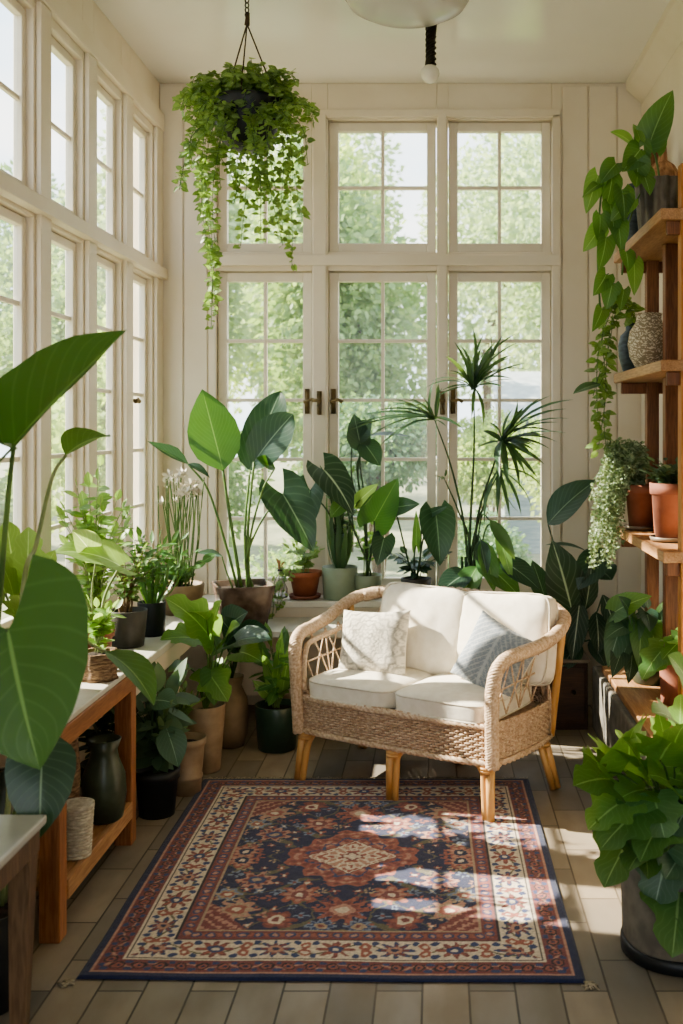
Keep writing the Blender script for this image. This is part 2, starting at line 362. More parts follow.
def window(side, u0, u1, z0, z1, ncol, nrow, fw=.055, bot=None, handle=None):
    global wn; wn += 1
    f = MB(); w0, w1 = (.035, .085) if side == 'back' else (.028, .064); bt = bot or fw
    # outer lining stepped behind the wall face, then the sash
    g = .004
    uvbox(f, side, u0+g, u0+fw, w0, w1, z0+g, z1-g); uvbox(f, side, u1-fw, u1-g, w0, w1, z0+g, z1-g)
    uvbox(f, side, u0+fw, u1-fw, w0, w1, z0+g, z0+bt); uvbox(f, side, u0+fw, u1-fw, w0, w1, z1-fw, z1-g)
    fo = struct(f.build('window_%d' % wn, M['paint_sash'], smooth=False, bevel=.004))
    a, b_, c, d = u0+fw, u1-fw, z0+bt, z1-fw
    mu = MB(); q = .0095
    for i in range(1, ncol): uu = a+(b_-a)*i/ncol; uvbox(mu, side, uu-q, uu+q, w0+.008, w1-.006, c, d)
    for j in range(1, nrow): zz = c+(d-c)*j/nrow; uvbox(mu, side, a, b_, w0+.010, w1-.008, zz-q, zz+q)
    mu.build('glazing_bars', M['paint_sash'], fo, smooth=False, bevel=.003)
    p = MB(); w_ = (w0+w1)/2
    if side == 'back': p.add([(a, YB+w_, c), (b_, YB+w_, c), (b_, YB+w_, d), (a, YB+w_, d)], [(0,1,2,3)])
    else: p.add([(XL-w_, a, c), (XL-w_, b_, c), (XL-w_, b_, d), (XL-w_, a, d)], [(0,1,2,3)])
    p.build('pane', M['glass' if side == 'back' else 'glass_left'], fo, smooth=False)
    if handle:
        hu, hz = handle; h = MB()
        def P(u, w, z): return (u, YB+w, z) if side == 'back' else (XL-w, u, z)
        uvbox(h, side, hu-.013, hu+.013, w0-.012, w0, hz-.07, hz+.07)
        h.tube([P(hu, w0-.005, hz), P(hu, w0-.05, hz)], .008, 8); h.tube([P(hu-.012, w0-.05, hz-.005), P(hu+.005, w0-.055, hz), P(hu+.03, w0-.05, hz+.01), P(hu+.055, w0-.05, hz-.005)], [.012, .009, .008, .012], 8)
        h.build('handle', M['brass'], fo)
    return fo
for i, (a, b_) in enumerate(OB):
    window('back', a, b_, UZ[0], UZ[1], 2, 2)
    window('back', a, b_, LZ[0], LZ[1], 2, 5, bot=.085, handle=((b_-.03, 1.70) if i == 0 else (a+.028, 1.70)))
for c in BAYS:
    window('left', c-HW, c+HW, LU[0], LU[1], 1, 2, .040)
    window('left', c-HW, c+HW, LL[0], LL[1], 1, 5, .040, handle=((c-HW+.025, 1.69) if c == BAYS[3] else None))
# second handles on the casement stiles, as on the facing sashes
for hx, nm in ((-.655, 'a'), (.03, 'b')):
    h = MB(); hz = 1.70; y = YB-.028
    h.bx(hx-.013, hx+.013, y-.012, y, hz-.075, hz+.055); h.tube([(hx, y, hz), (hx, y-.045, hz)], .008, 8)
    h.tube([(hx-.035, y-.045, hz+.005), (hx, y-.05, hz), (hx+.012, y-.045, hz)], [.012, .008, .012], 8); h.tube([(hx, y-.02, hz-.02), (hx+.004, y-.03, hz-.075)], [.009, .013], 8)
    tag(h.build('window_latch', M['brass']), 'aged brass latch on the post between the %s windows' % ('left and middle' if nm == 'a' else 'middle and right'), 'latch')
# ledges
trim('trim_8', [(-1.3, .80, -.24, .0, .585, .62)], 'back', 'counter', .006)              # window sill
trim('trim_9', [(-1.17, .62, -.20, 0, .10, .585)], 'back')                                # panel under it
w = MB(); w.bx(-1.12, -.30, 5.27, 5.67, .495, .53); bench = thing('low_bench', 'low white plant bench under the back window behind the loveseat', 'bench', (-.71, 5.47, 0))
w.build('bench_top', M['counter'], bench, smooth=False, bevel=.005)
for x in (-1.08, -.34):
    for y in (5.31, 5.62): q = MB(); q.bx(x-.025, x+.025, y-.025, y+.025, 0, .495); q.build('leg', M['paint_sash'], bench, smooth=False, bevel=.004)
ct = thing('plant_counter', 'long white counter under the left windows', 'counter', (-1.34, 4.8, 0))
w = MB(); w.bx(-1.545, -1.165, 3.99, 5.62, .585, .62); w.build('counter_top', M['counter'], ct, smooth=False, bevel=.006)
w = MB(); w.bx(-1.195, -1.178, 4.0, 5.60, .50, .585); w.build('apron', M['tan2'] if 0 else M['paint'], ct, smooth=False, bevel=.003)
for y in (4.04, 4.85, 5.56): w = MB(); w.bx(-1.23, -1.19, y-.02, y+.02, 0, .585); w.build('leg', M['paint_sash'], ct, smooth=False, bevel=.003)
# outside: ground, trees, shed
m, nt, b = newmat('lawn'); b.inputs['Roughness'].default_value = .9
nt.links.new(mixc(nt, noise_fac(nt, 3, 6), lin('#a09d80'), lin('#7f8266')), b.inputs['Base Color'])
g = MB(); g.bx(-40, 40, YB+.2, 60, -.35, -.15); g.bx(-40, XL-.2, -12, YB+.2, -.35, -.15); struct(g.build('ground', m, smooth=False))
L['tree4'] = leafmat('tree_leaf_hazed', '#b3c09a', '#8fa37c', None, .4, .6); L['tree1'] = leafmat('tree_leaf_olive', '#95a96a', '#688a50', None, .4, .6); L['tree2'] = leafmat('tree_leaf_deep', '#6c9163', '#456f4c', None, .3, .6); L['tree3'] = leafmat('tree_leaf_yellow', '#b9c46e', '#8ba552', None, .45, .6)  # palest leaf colour, for far trees, has distance haze painted in
def tree(x, y, h, r, mat, label, n=2600, ls=.16, trunk=True, name='garden_tree', cat='tree', z0=None, sq=1.0):
    t = thing(name, label, cat, (x, y, -.15)); lf = MB(); tk = MB()
    ctr = V((x, y, h-r*sq if z0 is None else z0)); blobs = []
    for k in range(9):
        d = V((rnd(-1,1), rnd(-1,1), rnd(-1,1))).normalized()*rnd(.25, .62)*r; d.z *= sq; blobs.append((ctr+d, r*rnd(.38, .6)))
    n = int(n*3*max(1, sq*.9)); rg = np.random.RandomState(int(abs(x*71+y*13)*10) % 99991); bi = rg.randint(0, 9, n)
    bc = np.array([tuple(c) for c, q in blobs])[bi]; bR = np.array([q for c, q in blobs])[bi][:, None]
    d = rg.normal(size=(n, 3)); d /= np.linalg.norm(d, axis=1, keepdims=True); p = bc+d*np.array([1, 1, sq])*bR*rg.uniform(.6, 1.08, (n, 1))
    ee = d+rg.uniform(-1, 1, (n, 3))*np.array([1, 1, .8])-np.array([0, 0, .3]); ee /= np.linalg.norm(ee, axis=1, keepdims=True)
    sd_v = np.cross(ee, d+rg.normal(size=(n, 3))*.4); sd_v /= np.linalg.norm(sd_v, axis=1, keepdims=True)+1e-9; sz = ls*rg.uniform(.5, 1.0, (n, 1))
    q4 = np.stack([p, p+ee*sz*.45+sd_v*sz*.3, p+ee*sz, p+ee*sz*.45-sd_v*sz*.3], 1).reshape(-1, 3)
    lf.add([tuple(v) for v in q4.tolist()], [(4*k, 4*k+1, 4*k+2, 4*k+3) for k in range(n)])
    lf.build('foliage', L[mat], t)
    for c, br_ in blobs[:5]: tk.tube([(x, y, -.15), (x+rnd(-.1,.1), y+rnd(-.1,.1), max(.3, ctr.z-r*.7)), c], [.055*r/1.5, .045*r/1.5, .02], 7)
    tk.build('trunk', M['woody'], t)
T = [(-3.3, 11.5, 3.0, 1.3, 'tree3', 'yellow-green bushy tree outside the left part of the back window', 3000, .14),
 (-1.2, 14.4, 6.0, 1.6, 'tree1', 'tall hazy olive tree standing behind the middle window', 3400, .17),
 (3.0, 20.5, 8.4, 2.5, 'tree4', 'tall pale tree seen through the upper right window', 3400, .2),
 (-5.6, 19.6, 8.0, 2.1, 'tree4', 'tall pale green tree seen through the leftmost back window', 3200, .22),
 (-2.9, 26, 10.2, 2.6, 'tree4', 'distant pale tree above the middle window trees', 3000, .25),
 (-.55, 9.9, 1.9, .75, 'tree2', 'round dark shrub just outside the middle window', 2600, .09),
 (1.25, 11.0, 1.7, .75, 'tree3', 'yellow-leaved shrub outside the right window', 2400, .09),
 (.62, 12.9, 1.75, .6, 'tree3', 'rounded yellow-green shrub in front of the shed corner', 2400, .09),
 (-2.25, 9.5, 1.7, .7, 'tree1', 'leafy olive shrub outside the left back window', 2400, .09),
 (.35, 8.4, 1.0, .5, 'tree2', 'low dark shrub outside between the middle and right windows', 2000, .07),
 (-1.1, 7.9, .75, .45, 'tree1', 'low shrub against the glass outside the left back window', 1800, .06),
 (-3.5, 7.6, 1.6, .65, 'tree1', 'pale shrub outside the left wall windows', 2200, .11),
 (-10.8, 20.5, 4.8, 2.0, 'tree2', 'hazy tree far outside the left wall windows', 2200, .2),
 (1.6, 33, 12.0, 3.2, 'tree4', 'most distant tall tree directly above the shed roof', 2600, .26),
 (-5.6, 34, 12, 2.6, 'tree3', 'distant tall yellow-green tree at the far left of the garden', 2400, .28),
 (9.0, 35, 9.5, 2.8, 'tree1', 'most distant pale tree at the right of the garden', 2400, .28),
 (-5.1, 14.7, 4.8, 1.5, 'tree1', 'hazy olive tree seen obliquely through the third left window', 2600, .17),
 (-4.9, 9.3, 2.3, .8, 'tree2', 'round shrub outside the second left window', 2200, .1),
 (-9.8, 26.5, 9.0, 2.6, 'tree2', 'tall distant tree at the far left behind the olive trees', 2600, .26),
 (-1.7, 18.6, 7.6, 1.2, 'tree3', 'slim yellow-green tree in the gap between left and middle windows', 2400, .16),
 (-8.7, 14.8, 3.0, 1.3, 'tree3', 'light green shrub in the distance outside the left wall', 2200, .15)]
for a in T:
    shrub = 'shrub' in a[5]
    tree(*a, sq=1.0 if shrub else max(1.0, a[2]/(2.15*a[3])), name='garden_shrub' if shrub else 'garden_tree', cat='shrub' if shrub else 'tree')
sh = thing('garden_shed', 'pale grey shed with a sloping roof outside the right window', 'shed', (1.9, 14.6, -.15))
w = MB(); w.bx(.95, 2.6, 14.2, 15.6, -.15, 1.75); w.build('shed_wall', plain('shed_boards', '#9aa5a8', '#7d898e', .8, 5, (1, 1, 8)), sh, smooth=False)
w = MB(); w.add([(.8, 13.9, 1.72), (2.8, 13.9, 1.72), (2.8, 15.8, 2.4), (.8, 15.8, 2.4), (.8, 13.9, 1.66), (2.8, 13.9, 1.66), (2.8, 15.8, 2.34), (.8, 15.8, 2.34)], [(0,1,2,3),(7,6,5,4),(0,4,5,1),(1,5,6,2),(2,6,7,3),(3,7,4,0)])
w.build('shed_roof', plain('shed_roof', '#b9bcb8', '#a2a6a4', .6, 6), sh, smooth=False)
# ------------------------------------------------------------------ light and camera
wd = bpy.data.worlds.new('hazy_sky'); bpy.context.scene.world = wd; wd.use_nodes = True; nt = wd.node_tree; bg = nt.nodes['Background']
tc = N(nt, 'ShaderNodeTexCoord'); sx = N(nt, 'ShaderNodeSeparateXYZ'); nt.links.new(tc.outputs['Generated'], sx.inputs[0])
cr = N(nt, 'ShaderNodeValToRGB'); nt.links.new(sx.outputs[2], cr.inputs[0])
cr.color_ramp.elements[0].position = .0; cr.color_ramp.elements[0].color = (.72, .84, .93, 1); cr.color_ramp.elements[1].position = .7; cr.color_ramp.elements[1].color = (.5, .7, .95, 1)
cf = noise_fac(nt, 3.5, 5, (1, 1, 2.5), .4, .62, 'Generated'); nt.links.new(mixc(nt, cf, cr.outputs[0], (1, .985, .96, 1)), bg.inputs[0]); bg.inputs[1].default_value = SKY
sd = bpy.data.lights.new('sun', 'SUN'); sd.energy = SUN; sd.angle = .012; sd.color = (1, .90, .74)
so = bpy.data.objects.new('sun', sd); C.objects.link(so); so.location = (-6, 6, 6)
so.rotation_euler = V(SUNDIR).to_track_quat('-Z', 'Y').to_euler()
cd = bpy.data.cameras.new('camera'); co = bpy.data.objects.new('camera', cd); C.objects.link(co); bpy.context.scene.camera = co
co.location = (0, 0, H); co.rotation_euler = (PI/2, 0, 0); cd.sensor_width = 36; cd.lens = F/1024*36
cd.shift_x = (341.5-CX)/1024; cd.shift_y = (CY-512)/1024; cd.clip_start = .05; cd.clip_end = 200
cd.dof.use_dof = True; cd.dof.focus_distance = 4.2; cd.dof.aperture_fstop = 3.5
sc = bpy.context.scene; sc.view_settings.view_transform = 'AgX'; sc.view_settings.look = LOOK; sc.view_settings.exposure = EXPO
sc.cycles.use_denoising = True; sc.cycles.max_bounces = 10; sc.cycles.diffuse_bounces = 5; sc.cycles.transparent_max_bounces = 12; sc.cycles.sample_clamp_indirect = 8; sc.cycles.caustics_reflective = False; sc.cycles.caustics_refractive = False
# ------------------------------------------------------------------ wicker loveseat (built in its own axes, then set down)
SL = (-.190, 4.375, 0.0); SR = math.atan2(-.49, .824)
SM = Matrix.Translation(V(SL)) @ Matrix.Rotation(SR, 4, 'Z')
def sw(p): return SM @ V(p)
seat = thing('wicker_loveseat', 'honey wicker two-seat loveseat with curved arms standing at the back of the patterned rug', 'sofa', (0, 0, 0)); ROOT[seat.name] = Matrix.Identity(4)
def outline(pts, n=14): return curve(pts, n)
def weave(mb, path, zf, rows, amp=.0045, r=.0042, step=.011, stake=.022, closed=False):
    """basket weave along a plan path; zf(s)->(z0,z1) ; strands pass alternately in front of and behind the stakes"""
    P = [V(p) for p in path]; ds = [0]
    for a, b in zip(P, P[1:]): ds.append(ds[-1]+(b-a).length)
    Ltot = ds[-1]; ns = int(Ltot/step)
    def pos(s):
        s = min(max(s, 0), Ltot)
        for i in range(len(P)-1):
            if s <= ds[i+1]:
                t = (s-ds[i])/max(1e-9, ds[i+1]-ds[i]); p = P[i].lerp(P[i+1], t); d = (P[i+1]-P[i]).normalized(); return p, V((d.y, -d.x, 0)).normalized()
    S = [Ltot*k/ns for k in range(ns+1)]; PN = [pos(s) for s in S]
    for q in range(rows):
        pts = []
        for s, (p, nn) in zip(S, PN):
            z0, z1 = zf(s/Ltot); z = z0+(z1-z0)*(q+.5)/rows
            lean = nn*0
            pts.append(V((p.x, p.y, z))+nn*amp*math.cos(PI*s/stake+PI*(q % 2))+(V((0, 1, 0))*p.z*0))
        mb.tube(pts, r, 5, caps=False)
    k = 0
    while k*stake < Ltot:
        p, nn = pos(k*stake); z0, z1 = zf(k*stake/Ltot); mb.tube([(p.x, p.y, z0), (p.x, p.y, z1)], r*.8, 4, caps=False); k += 1
ZA0, ZA1 = .225, .385
fr = outline([(-.47, -.0, 0), (-.3, -.012, 0), (0, -.018, 0), (.3, -.012, 0), (.47, 0, 0)], 6)
w = MB(); weave(w, fr, lambda t: (ZA0, ZA1), 15, .0058, .0054); w.build('front_apron', M['rattan'], seat)
for sgn in (-1, 1):
    w = MB(); weave(w, outline([(sgn*.475, .0, 0), (sgn*.50, .15, 0), (sgn*.515, .34, 0), (sgn*.50, .50, 0)], 6), lambda t: (ZA0, ZA1), 15, .0058, .0054)
    w.build('side_apron', M['rattan'], seat)
# seat deck and back weave
w = MB(); w.bx(-.455, .455, .005, .50, .335, .352); w.build('seat_deck', M['rattan'], seat, smooth=False)
BK = [(-.52, .44, 0), (-.42, .55, 0), (-.2, .585, 0), (0, .59, 0), (.2, .585, 0), (.42, .55, 0), (.52, .44, 0)]
w = MB(); weave(w, outline(BK, 6), lambda t: (ZA0, .40+.335*min(1, 2.2*math.sin(PI*t))), 42, stake=.03); w.build('back_weave', M['rattan'], seat)
def braid(mb, path, R, k=4, pitch=.07, r=None, n=6):
    """k strands wound round a core"""
    mb.tube(path, R*.8, 8); r = r or R*.42; ds = 0; P = path; ang = []
    for i in range(len(P)):
        if i: ds += (P[i]-P[i-1]).length
        ang.append(ds)
    for q in range(k):
        pts = []; nx = None
        for i, p in enumerate(P):
            t = (P[min(i+1, len(P)-1)]-P[max(i-1, 0)]).normalized()
            nx = t.orthogonal().normalized() if nx is None else (nx-t*nx.dot(t)).normalized(); ny = t.cross(nx)
            a = 2*PI*(ang[i]/pitch/k*1.0+q/k); pts.append(p+(nx*math.cos(a)+ny*math.sin(a))*R*.72)
        mb.tube(pts, r, n)
def dense(pts, n=18): return curve(pts, n)
for sgn in (-1, 1):
    x = sgn
    arm = dense([(x*.480, -.008, .215), (x*.482, -.018, .36), (x*.487, -.022, .50), (x*.497, -.012, .590), (x*.514, .045, .635), (x*.535, .16, .645), (x*.56, .30, .658), (x*.572, .42, .69), (x*.548, .53, .728), (x*.46, .60, .75)], 14)
    w = MB(); braid(w, arm, .029, 7, .0105, .0095); w.build('arm_rest', M['rattan2'], seat)
    # second, inner rail of the arm
    w = MB(); inn = dense([(x*.452, -.004, .40), (x*.455, -.005, .50), (x*.462, .02, .575), (x*.478, .085, .60), (x*.50, .3, .612), (x*.5, .43, .64)], 10); w.tube(inn, .012, 8)
    # lattice of crossed canes between seat and arm
    A0 = [V((x*.48, -.005+.46*t, .40)) for t in [k/12 for k in range(13)]]; A1 = [V((x*(.49+.035*t), .0+.44*t, (.612+.04*t))) for t in [k/12 for k in range(13)]]
    for k in range(0, 10, 3):
        for a, b in ((k, k+3), (k+3, k)): w.tube([A0[a], A0[a].lerp(A1[b], .5)+V((x*.004*(1 if a < b else -1), 0, 0)), A1[b]], .0038, 5)
    for k in (0, 6, 12): w.tube([A0[k], A1[k]], .0038, 5)
    w.tube([A0[0].lerp(A1[0], .5), A0[12].lerp(A1[12], .5)], .004, 5)
    w.build('arm_lattice', M['rattan2'], seat)
    # smooth raking back post
    w = MB(); w.tube(dense([(x*.505, .485, .225), (x*.525, .50, .45), (x*.56, .49, .71)], 6), .017, 9); w.build('back_post', M['cane'], seat)
top = dense([(-.52, .555, .735), (-.44, .61, .752), (-.2, .64, .765), (0, .648, .768), (.2, .64, .765), (.44, .61, .752), (.52, .555, .735)], 14)
w = MB(); braid(w, top, .031, 7, .0105, .010); w.build('back_rim', M['rattan2'], seat)
w = MB()
for z, off in ((.368, -.012), (.225, -.014)):
    e = dense([(-.48, .0, z), (-.3, off-.006, z), (0, off-.012, z), (.3, off-.006, z), (.48, 0, z)], 12); braid(w, e, .012, 3, .03, .0065, 5)
for sgn in (-1, 1):
    e = dense([(sgn*.487, 0, .225), (sgn*.515, .15, .225), (sgn*.525, .34, .225), (sgn*.505, .50, .225)], 10); braid(w, e, .011, 3, .03, .006, 5)
w.build('braided_edging', M['rattan2'], seat)
def pole_leg(a, b, off, arch=None):
    w = MB(); a, b = V(a), V(b)
    w.tube([a, a.lerp(b, .5), b], [.019, .018, .016], 10); a2, b2 = a+V(off), b+V(off)*.75
    if arch: w.tube(curve([b2, b2.lerp(a2, .55), a2+V((0, 0, -.05)), a2+V(arch)*.35+V((0, 0, -.012)), a2+V(arch)+V((0, 0, .004))], 5), .0145, 8)
    else: w.tube([a2, b2], .0145, 8)
    for z in (.82, .87): p = a.lerp(b, 1-z)+V(off)*.45; w.lathe([(.0, -.006), (.03, -.006), (.03, .006), (.0, .006)], p, 12)
    w.build('leg', M['cane'], seat)
pole_leg((-.465, .005, .235), (-.485, -.012, .006), (.034, .004, 0), (.10, 0, 0))
pole_leg((.462, .005, .235), (.475, -.014, .006), (-.034, .004, 0), (-.10, 0, 0))
pole_leg((0, -.008, .235), (0, -.014, .006), (.034, .004, 0), (.09, 0, 0))
pole_leg((-.485, .47, .235), (-.525, .53, .006), (.034, -.004, 0))
pole_leg((.485, .45, .235), (.54, .475, .006), (-.012, -.034, 0))
pole_leg((0, .52, .235), (0, .55, .006), (.034, 0, 0))
w = MB(); w.tube([(-.45, .02, .222), (.45, .02, .222)], .013, 8); w.tube([(-.46, .47, .222), (.46, .47, .222)], .013, 8)
for x in (-.46, .46): w.tube([(x, .02, .222), (x, .47, .222)], .013, 8)
w.build('stretcher', M['cane'], seat)
seat.location = SL; seat.rotation_euler = (0, 0, SR); ROOT[seat.name] = SM
# cushions
def box_cushion(w_, d_, t_, crown=.25, n=7.0, seg=22, wr=.004, seed=0):
    mb = MB(); idx = {}; vs = []; fs = []
    def vert(p):
        k = tuple(round(q, 5) for q in p)
        if k in idx: return idx[k]
        x, y, z = p; l = (abs(x)**n+abs(y)**n+abs(z)**n)**(1/n); x, y, z = x/l, y/l, z/l
        z *= 1+crown*(1-x*x)*(1-y*y)-.12*(abs(x)**6+abs(y)**6)/2
        q = V((x*w_/2*(1+.02*(1-y*y)), y*d_/2, z*t_/2)); o = mnoise.noise(q*9+V((seed*7, 3, 1)))*wr+mnoise.noise(q*24+V((seed, 0, 0)))*wr*.4
        idx[k] = len(vs); vs.append(q+q.normalized()*o); return idx[k]
    for ax in range(3):
        for s in (-1, 1):
            for i in range(seg):
                for j in range(seg):
                    c = []
                    for a, b in ((i, j), (i+1, j), (i+1, j+1), (i, j+1)):
                        p = [0, 0, 0]; p[ax] = s; p[(ax+1) % 3] = -1+2*a/seg; p[(ax+2) % 3] = -1+2*b/seg; c.append(vert(p))
                    fs.append(tuple(c if s > 0 else c[::-1]))
    mb.add(vs, fs); return mb
def piping(w_, d_, z, n=7.0, r=.0045):
    pts = []
    for k in range(72):
        a = 2*PI*k/72; x, y = math.cos(a), math.sin(a); l = (abs(x)**n+abs(y)**n)**(1/n); x, y = x/l, y/l
        pts.append((x*w_/2*(1+.02*(1-y*y))*1.0, y*d_/2, z))
    m_ = MB(); m_.tube(pts, r, 6, closed=True); return m_
def placed(mb, Mx):
    mb.v = [tuple(Mx @ V(v)) for v in mb.v]; return mb
def cushion_thing(name, label, cat, Mx, mb, mat, pipes, group=None):
    t = thing(name, label, cat, tuple(Mx.translation), 0, group)
    o = placed(mb, Mx).build('cover', mat, t)
    for p in pipes: placed(p, Mx).build('piping', M['canvas_pipe'], t)
for k, (x, lb) in enumerate(((-.226, 'left cream canvas seat cushion on the wicker loveseat'), (.226, 'right cream canvas seat cushion on the loveseat, half in sun'))):
    Mx = SM @ Matrix.Translation(V((x, .222, .412))) 
    cushion_thing('seat_cushion', lb, 'cushion', Mx, box_cushion(.448, .49, .10, .3, seed=k), M['canvas'], [piping(.445, .487, .033), piping(.445, .487, -.033)], 'loveseat seat cushions')
for k, (x, lb, ry) in enumerate(((-.10, 'left cream back cushion leaning on the loveseat back', .03), (.318, 'right cream back cushion leaning on the loveseat back, behind the blue-grey pillow', -.05))):
    Mx = SM @ Matrix.Translation(V((x, .425, .635))) @ Matrix.Rotation(ry, 4, 'Y') @ Matrix.Rotation(-.24, 4, 'X') @ Matrix.Rotation(PI/2, 4, 'X')
    cushion_thing('back_cushion', lb, 'cushion', Mx, box_cushion(.432, .38, .115, .42, 9.0, seed=5+k, wr=.010), M['canvas'], [piping(.435, .38, .04, 9.0), piping(.435, .38, -.04, 9.0)], 'loveseat back cushions')
def pillow(w_, h_, t_, fn, n=70, seed=0):
    mb = MB(); vs = []; fs = []; cols = []
    for s in (1, -1):
        o = len(vs)
        for j in range(n+1):
            for i in range(n+1):
                u, v = -1+2*i/n, -1+2*j/n; pu = 1-.07*(1-v*v)*0-.06*(1-abs(v)**1.5)*0
                x = u*w_/2*(1-.075*(1-v*v)); y = v*h_/2*(1-.075*(1-u*u))
                e = max(0, (1-u**4))*max(0, (1-v**4)); z = s*t_/2*e**.55
                z += s*mnoise.noise(V((x*11+seed, y*11, s)))*.009*e
                vs.append((x, y, z)); cols.append(fn(u, v) if s > 0 else fn(9, 9))
        for j in range(n):
            for i in range(n):
                a, b, c, d = o+j*(n+1)+i, o+j*(n+1)+i+1, o+(j+1)*(n+1)+i+1, o+(j+1)*(n+1)+i
                fs.append((a, b, c, d) if s > 0 else (d, c, b, a))
    mb.add(vs, fs); mb.col = cols; return mb
A_, B_, C_ = np.array(lin('#ded7ca')), np.array(lin('#6f6c66')), np.array(lin('#75787a'))
def mandala(u, v):
    if u > 5: return tuple(A_)
    r = math.hypot(u, v); a = math.atan2(v, u); k = 0
    for (rr, wd, n, am) in ((.12, .03, 8, .02), (.26, .028, 12, .03), (.38, .02, 16, .02), (.52, .035, 10, .05), (.66, .02, 24, .015), (.82, .04, 14, .06), (1.0, .03, 20, .04), (1.18, .04, 12, .06)):
        if abs(r-rr-am*math.cos(n*a)) < wd: k = .75
    if .42 < r < .62 and math.cos(10*a) > .7: k = max(k, .6)
    k = max(k, .5*(mnoise.noise(V((u*22, v*22, 0))) > .25)); k *= .65+.5*mnoise.noise(V((u*5, v*5, 4)))
    return tuple(A_*(1-max(0, min(1, k)))+B_*max(0, min(1, k)))
D_, E_ = np.array(lin('#8d949c')), np.array(lin('#bcbfc0'))
def leafy(u, v):
    if u > 5: return tuple(A_*.9)
    w_ = abs(u*.9)+0; k = 0
    if abs(u) < .03: k = .9
    if abs(((v+abs(u)*1.1)*5) % 1-.5) < .12: k = .75
    if abs(((v-abs(u)*1.1)*7+.3) % 1-.5) < .07: k = max(k, .5)
    k = max(k, .35*(mnoise.noise(V((u*26, v*26, 0))) > .2))
    return tuple(D_*(1-k)+E_*k)
M['pill'] = attrmat('printed_cotton', .9, .12, 500, .1)
def pillow_thing(label, Mx, mb):
    t = thing('throw_pillow', label, 'pillow', tuple(Mx.translation)); o = placed(mb, Mx).build('cover', M['pill'], t)
Mx = SM @ Matrix.Translation(V((-.255, .245, .583))) @ Matrix.Rotation(.10, 4, 'Z') @ Matrix.Rotation(-.07, 4, 'Y') @ Matrix.Rotation(-.32, 4, 'X') @ Matrix.Rotation(PI/2, 4, 'X')
pillow_thing('grey mandala-patterned throw pillow at the left end of the loveseat', Mx, pillow(.345, .30, .13, mandala, seed=3))
Mx = SM @ Matrix.Translation(V((.35, .262, .578))) @ Matrix.Rotation(-.05, 4, 'Z') @ Matrix.Rotation(-.35, 4, 'X') @ Matrix.Rotation(PI/2, 4, 'X') @ Matrix.Rotation(-.36, 4, 'Z')
pillow_thing('blue-grey leaf-patterned throw pillow tilted on its corner at the right arm', Mx, pillow(.33, .30, .12, leafy, seed=8))
# ------------------------------------------------------------------ rug (painted knot by knot on a fine mesh)
RX0, RX1, RY0, RY1 = -1.02, .41, 2.935, 4.62
NX, NY = 340, 400
hx, hy = (RX1-RX0)/2, (RY1-RY0)/2
gx = np.linspace(-hx, hx, NX); gy = np.linspace(-hy, hy, NY); X, Y = np.meshgrid(gx, gy)
pal = {k: np.array(lin(v)[:3]) for k, v in dict(navy='#1d2a56', navy2='#31457a', red='#8a4444', rust='#aa5f50', cream='#e0d0ba', pink='#c4917c', blue='#7f8fa8', dk='#2a2430', sand='#b79d80', olive='#6f6a52').items()}
col = np.zeros((NY, NX, 3)); col[:] = pal['navy']
def put(mask, c): col[mask] = pal[c]
rs = np.random.RandomState(4)
def rosette(dx, dy, R, cs, pet=8, ph=0):
    r = np.hypot(dx, dy); a = np.arctan2(dy, dx); q = R*(.80+.20*np.cos(pet*a+ph))
    put(r < q, cs[0]); put(r < q*.72, cs[1]); put(r < R*.42, cs[2]); put(r < R*.2, cs[3])
e = np.minimum(hx-np.abs(X), hy-np.abs(Y))
Xr, Yr = X, Y
X = X+.0035*np.sin(Y*83+2*np.sin(X*41))+.002*np.sin(X*197+Y*151); Y = Y+.0035*np.sin(X*79+2*np.sin(Y*37))+.002*np.sin(X*173-Y*211)
aX, aY = np.abs(X), np.abs(Y)
inner = .285
# field, symmetric about both axes
fx, fy = hx-inner, hy-inner
put(e > inner, 'navy')
vine = (np.abs(np.sin(aX*21+1.3*np.sin(aY*17))*np.cos(aY*19+1.1*np.sin(aX*15))) < .07) & (e > inner); put(vine, 'olive')
for i in range(0, 9):
    for j in range(0, 12):
        cx_, cy_ = .03+i*.062+(j % 2)*.03+rs.uniform(-.012, .012), .03+j*.062+rs.uniform(-.012, .012)
        c1 = ['rust', 'pink', 'red', 'blue', 'sand', 'rust'][rs.randint(6)]; R = rs.uniform(.014, .028); ph_ = rs.uniform(0, 6); st = rs.uniform(.6, 1.6); k_ = rs.randint(3, 7)
        dx, dy = (aX-cx_)*st**.5, (aY-cy_)/st**.5; r = np.hypot(dx, dy); a = np.arctan2(dy, dx); mk = (r < R*(.68+.36*np.cos(k_*a+ph_))) & (e > inner+.006)
        put(mk, c1); put((r < R*.35) & (e > inner), ['navy', 'cream', 'red'][rs.randint(3)])
for (cx_, cy_, R, cs, pt) in [(.15, .31, .075, ('rust', 'pink', 'red', 'cream'), 8), (.31, .20, .07, ('pink', 'red', 'navy2', 'sand'), 7), (.0, .42, .095, ('rust', 'red', 'pink', 'cream'), 10), (.34, .42, .075, ('pink', 'sand', 'rust', 'cream'), 8),
        (.20, .49, .065, ('red', 'rust', 'cream', 'red'), 6), (.39, .04, .066, ('rust', 'pink', 'navy', 'cream'), 9), (.06, .53, .05, ('blue', 'navy2', 'sand', 'red'), 8), (.39, .31, .05, ('blue', 'sand', 'rust', 'cream'), 6)]:
    rosette(aX-cx_, (aY-cy_)*1.0, R, cs, pt)
cor = (aX/fx+aY/fy) > 1.66; put(cor & (e > inner), 'red'); put(cor & (((aX*60).astype(int)+(aY*60).astype(int)) % 3 == 0) & (e > inner), 'pink')
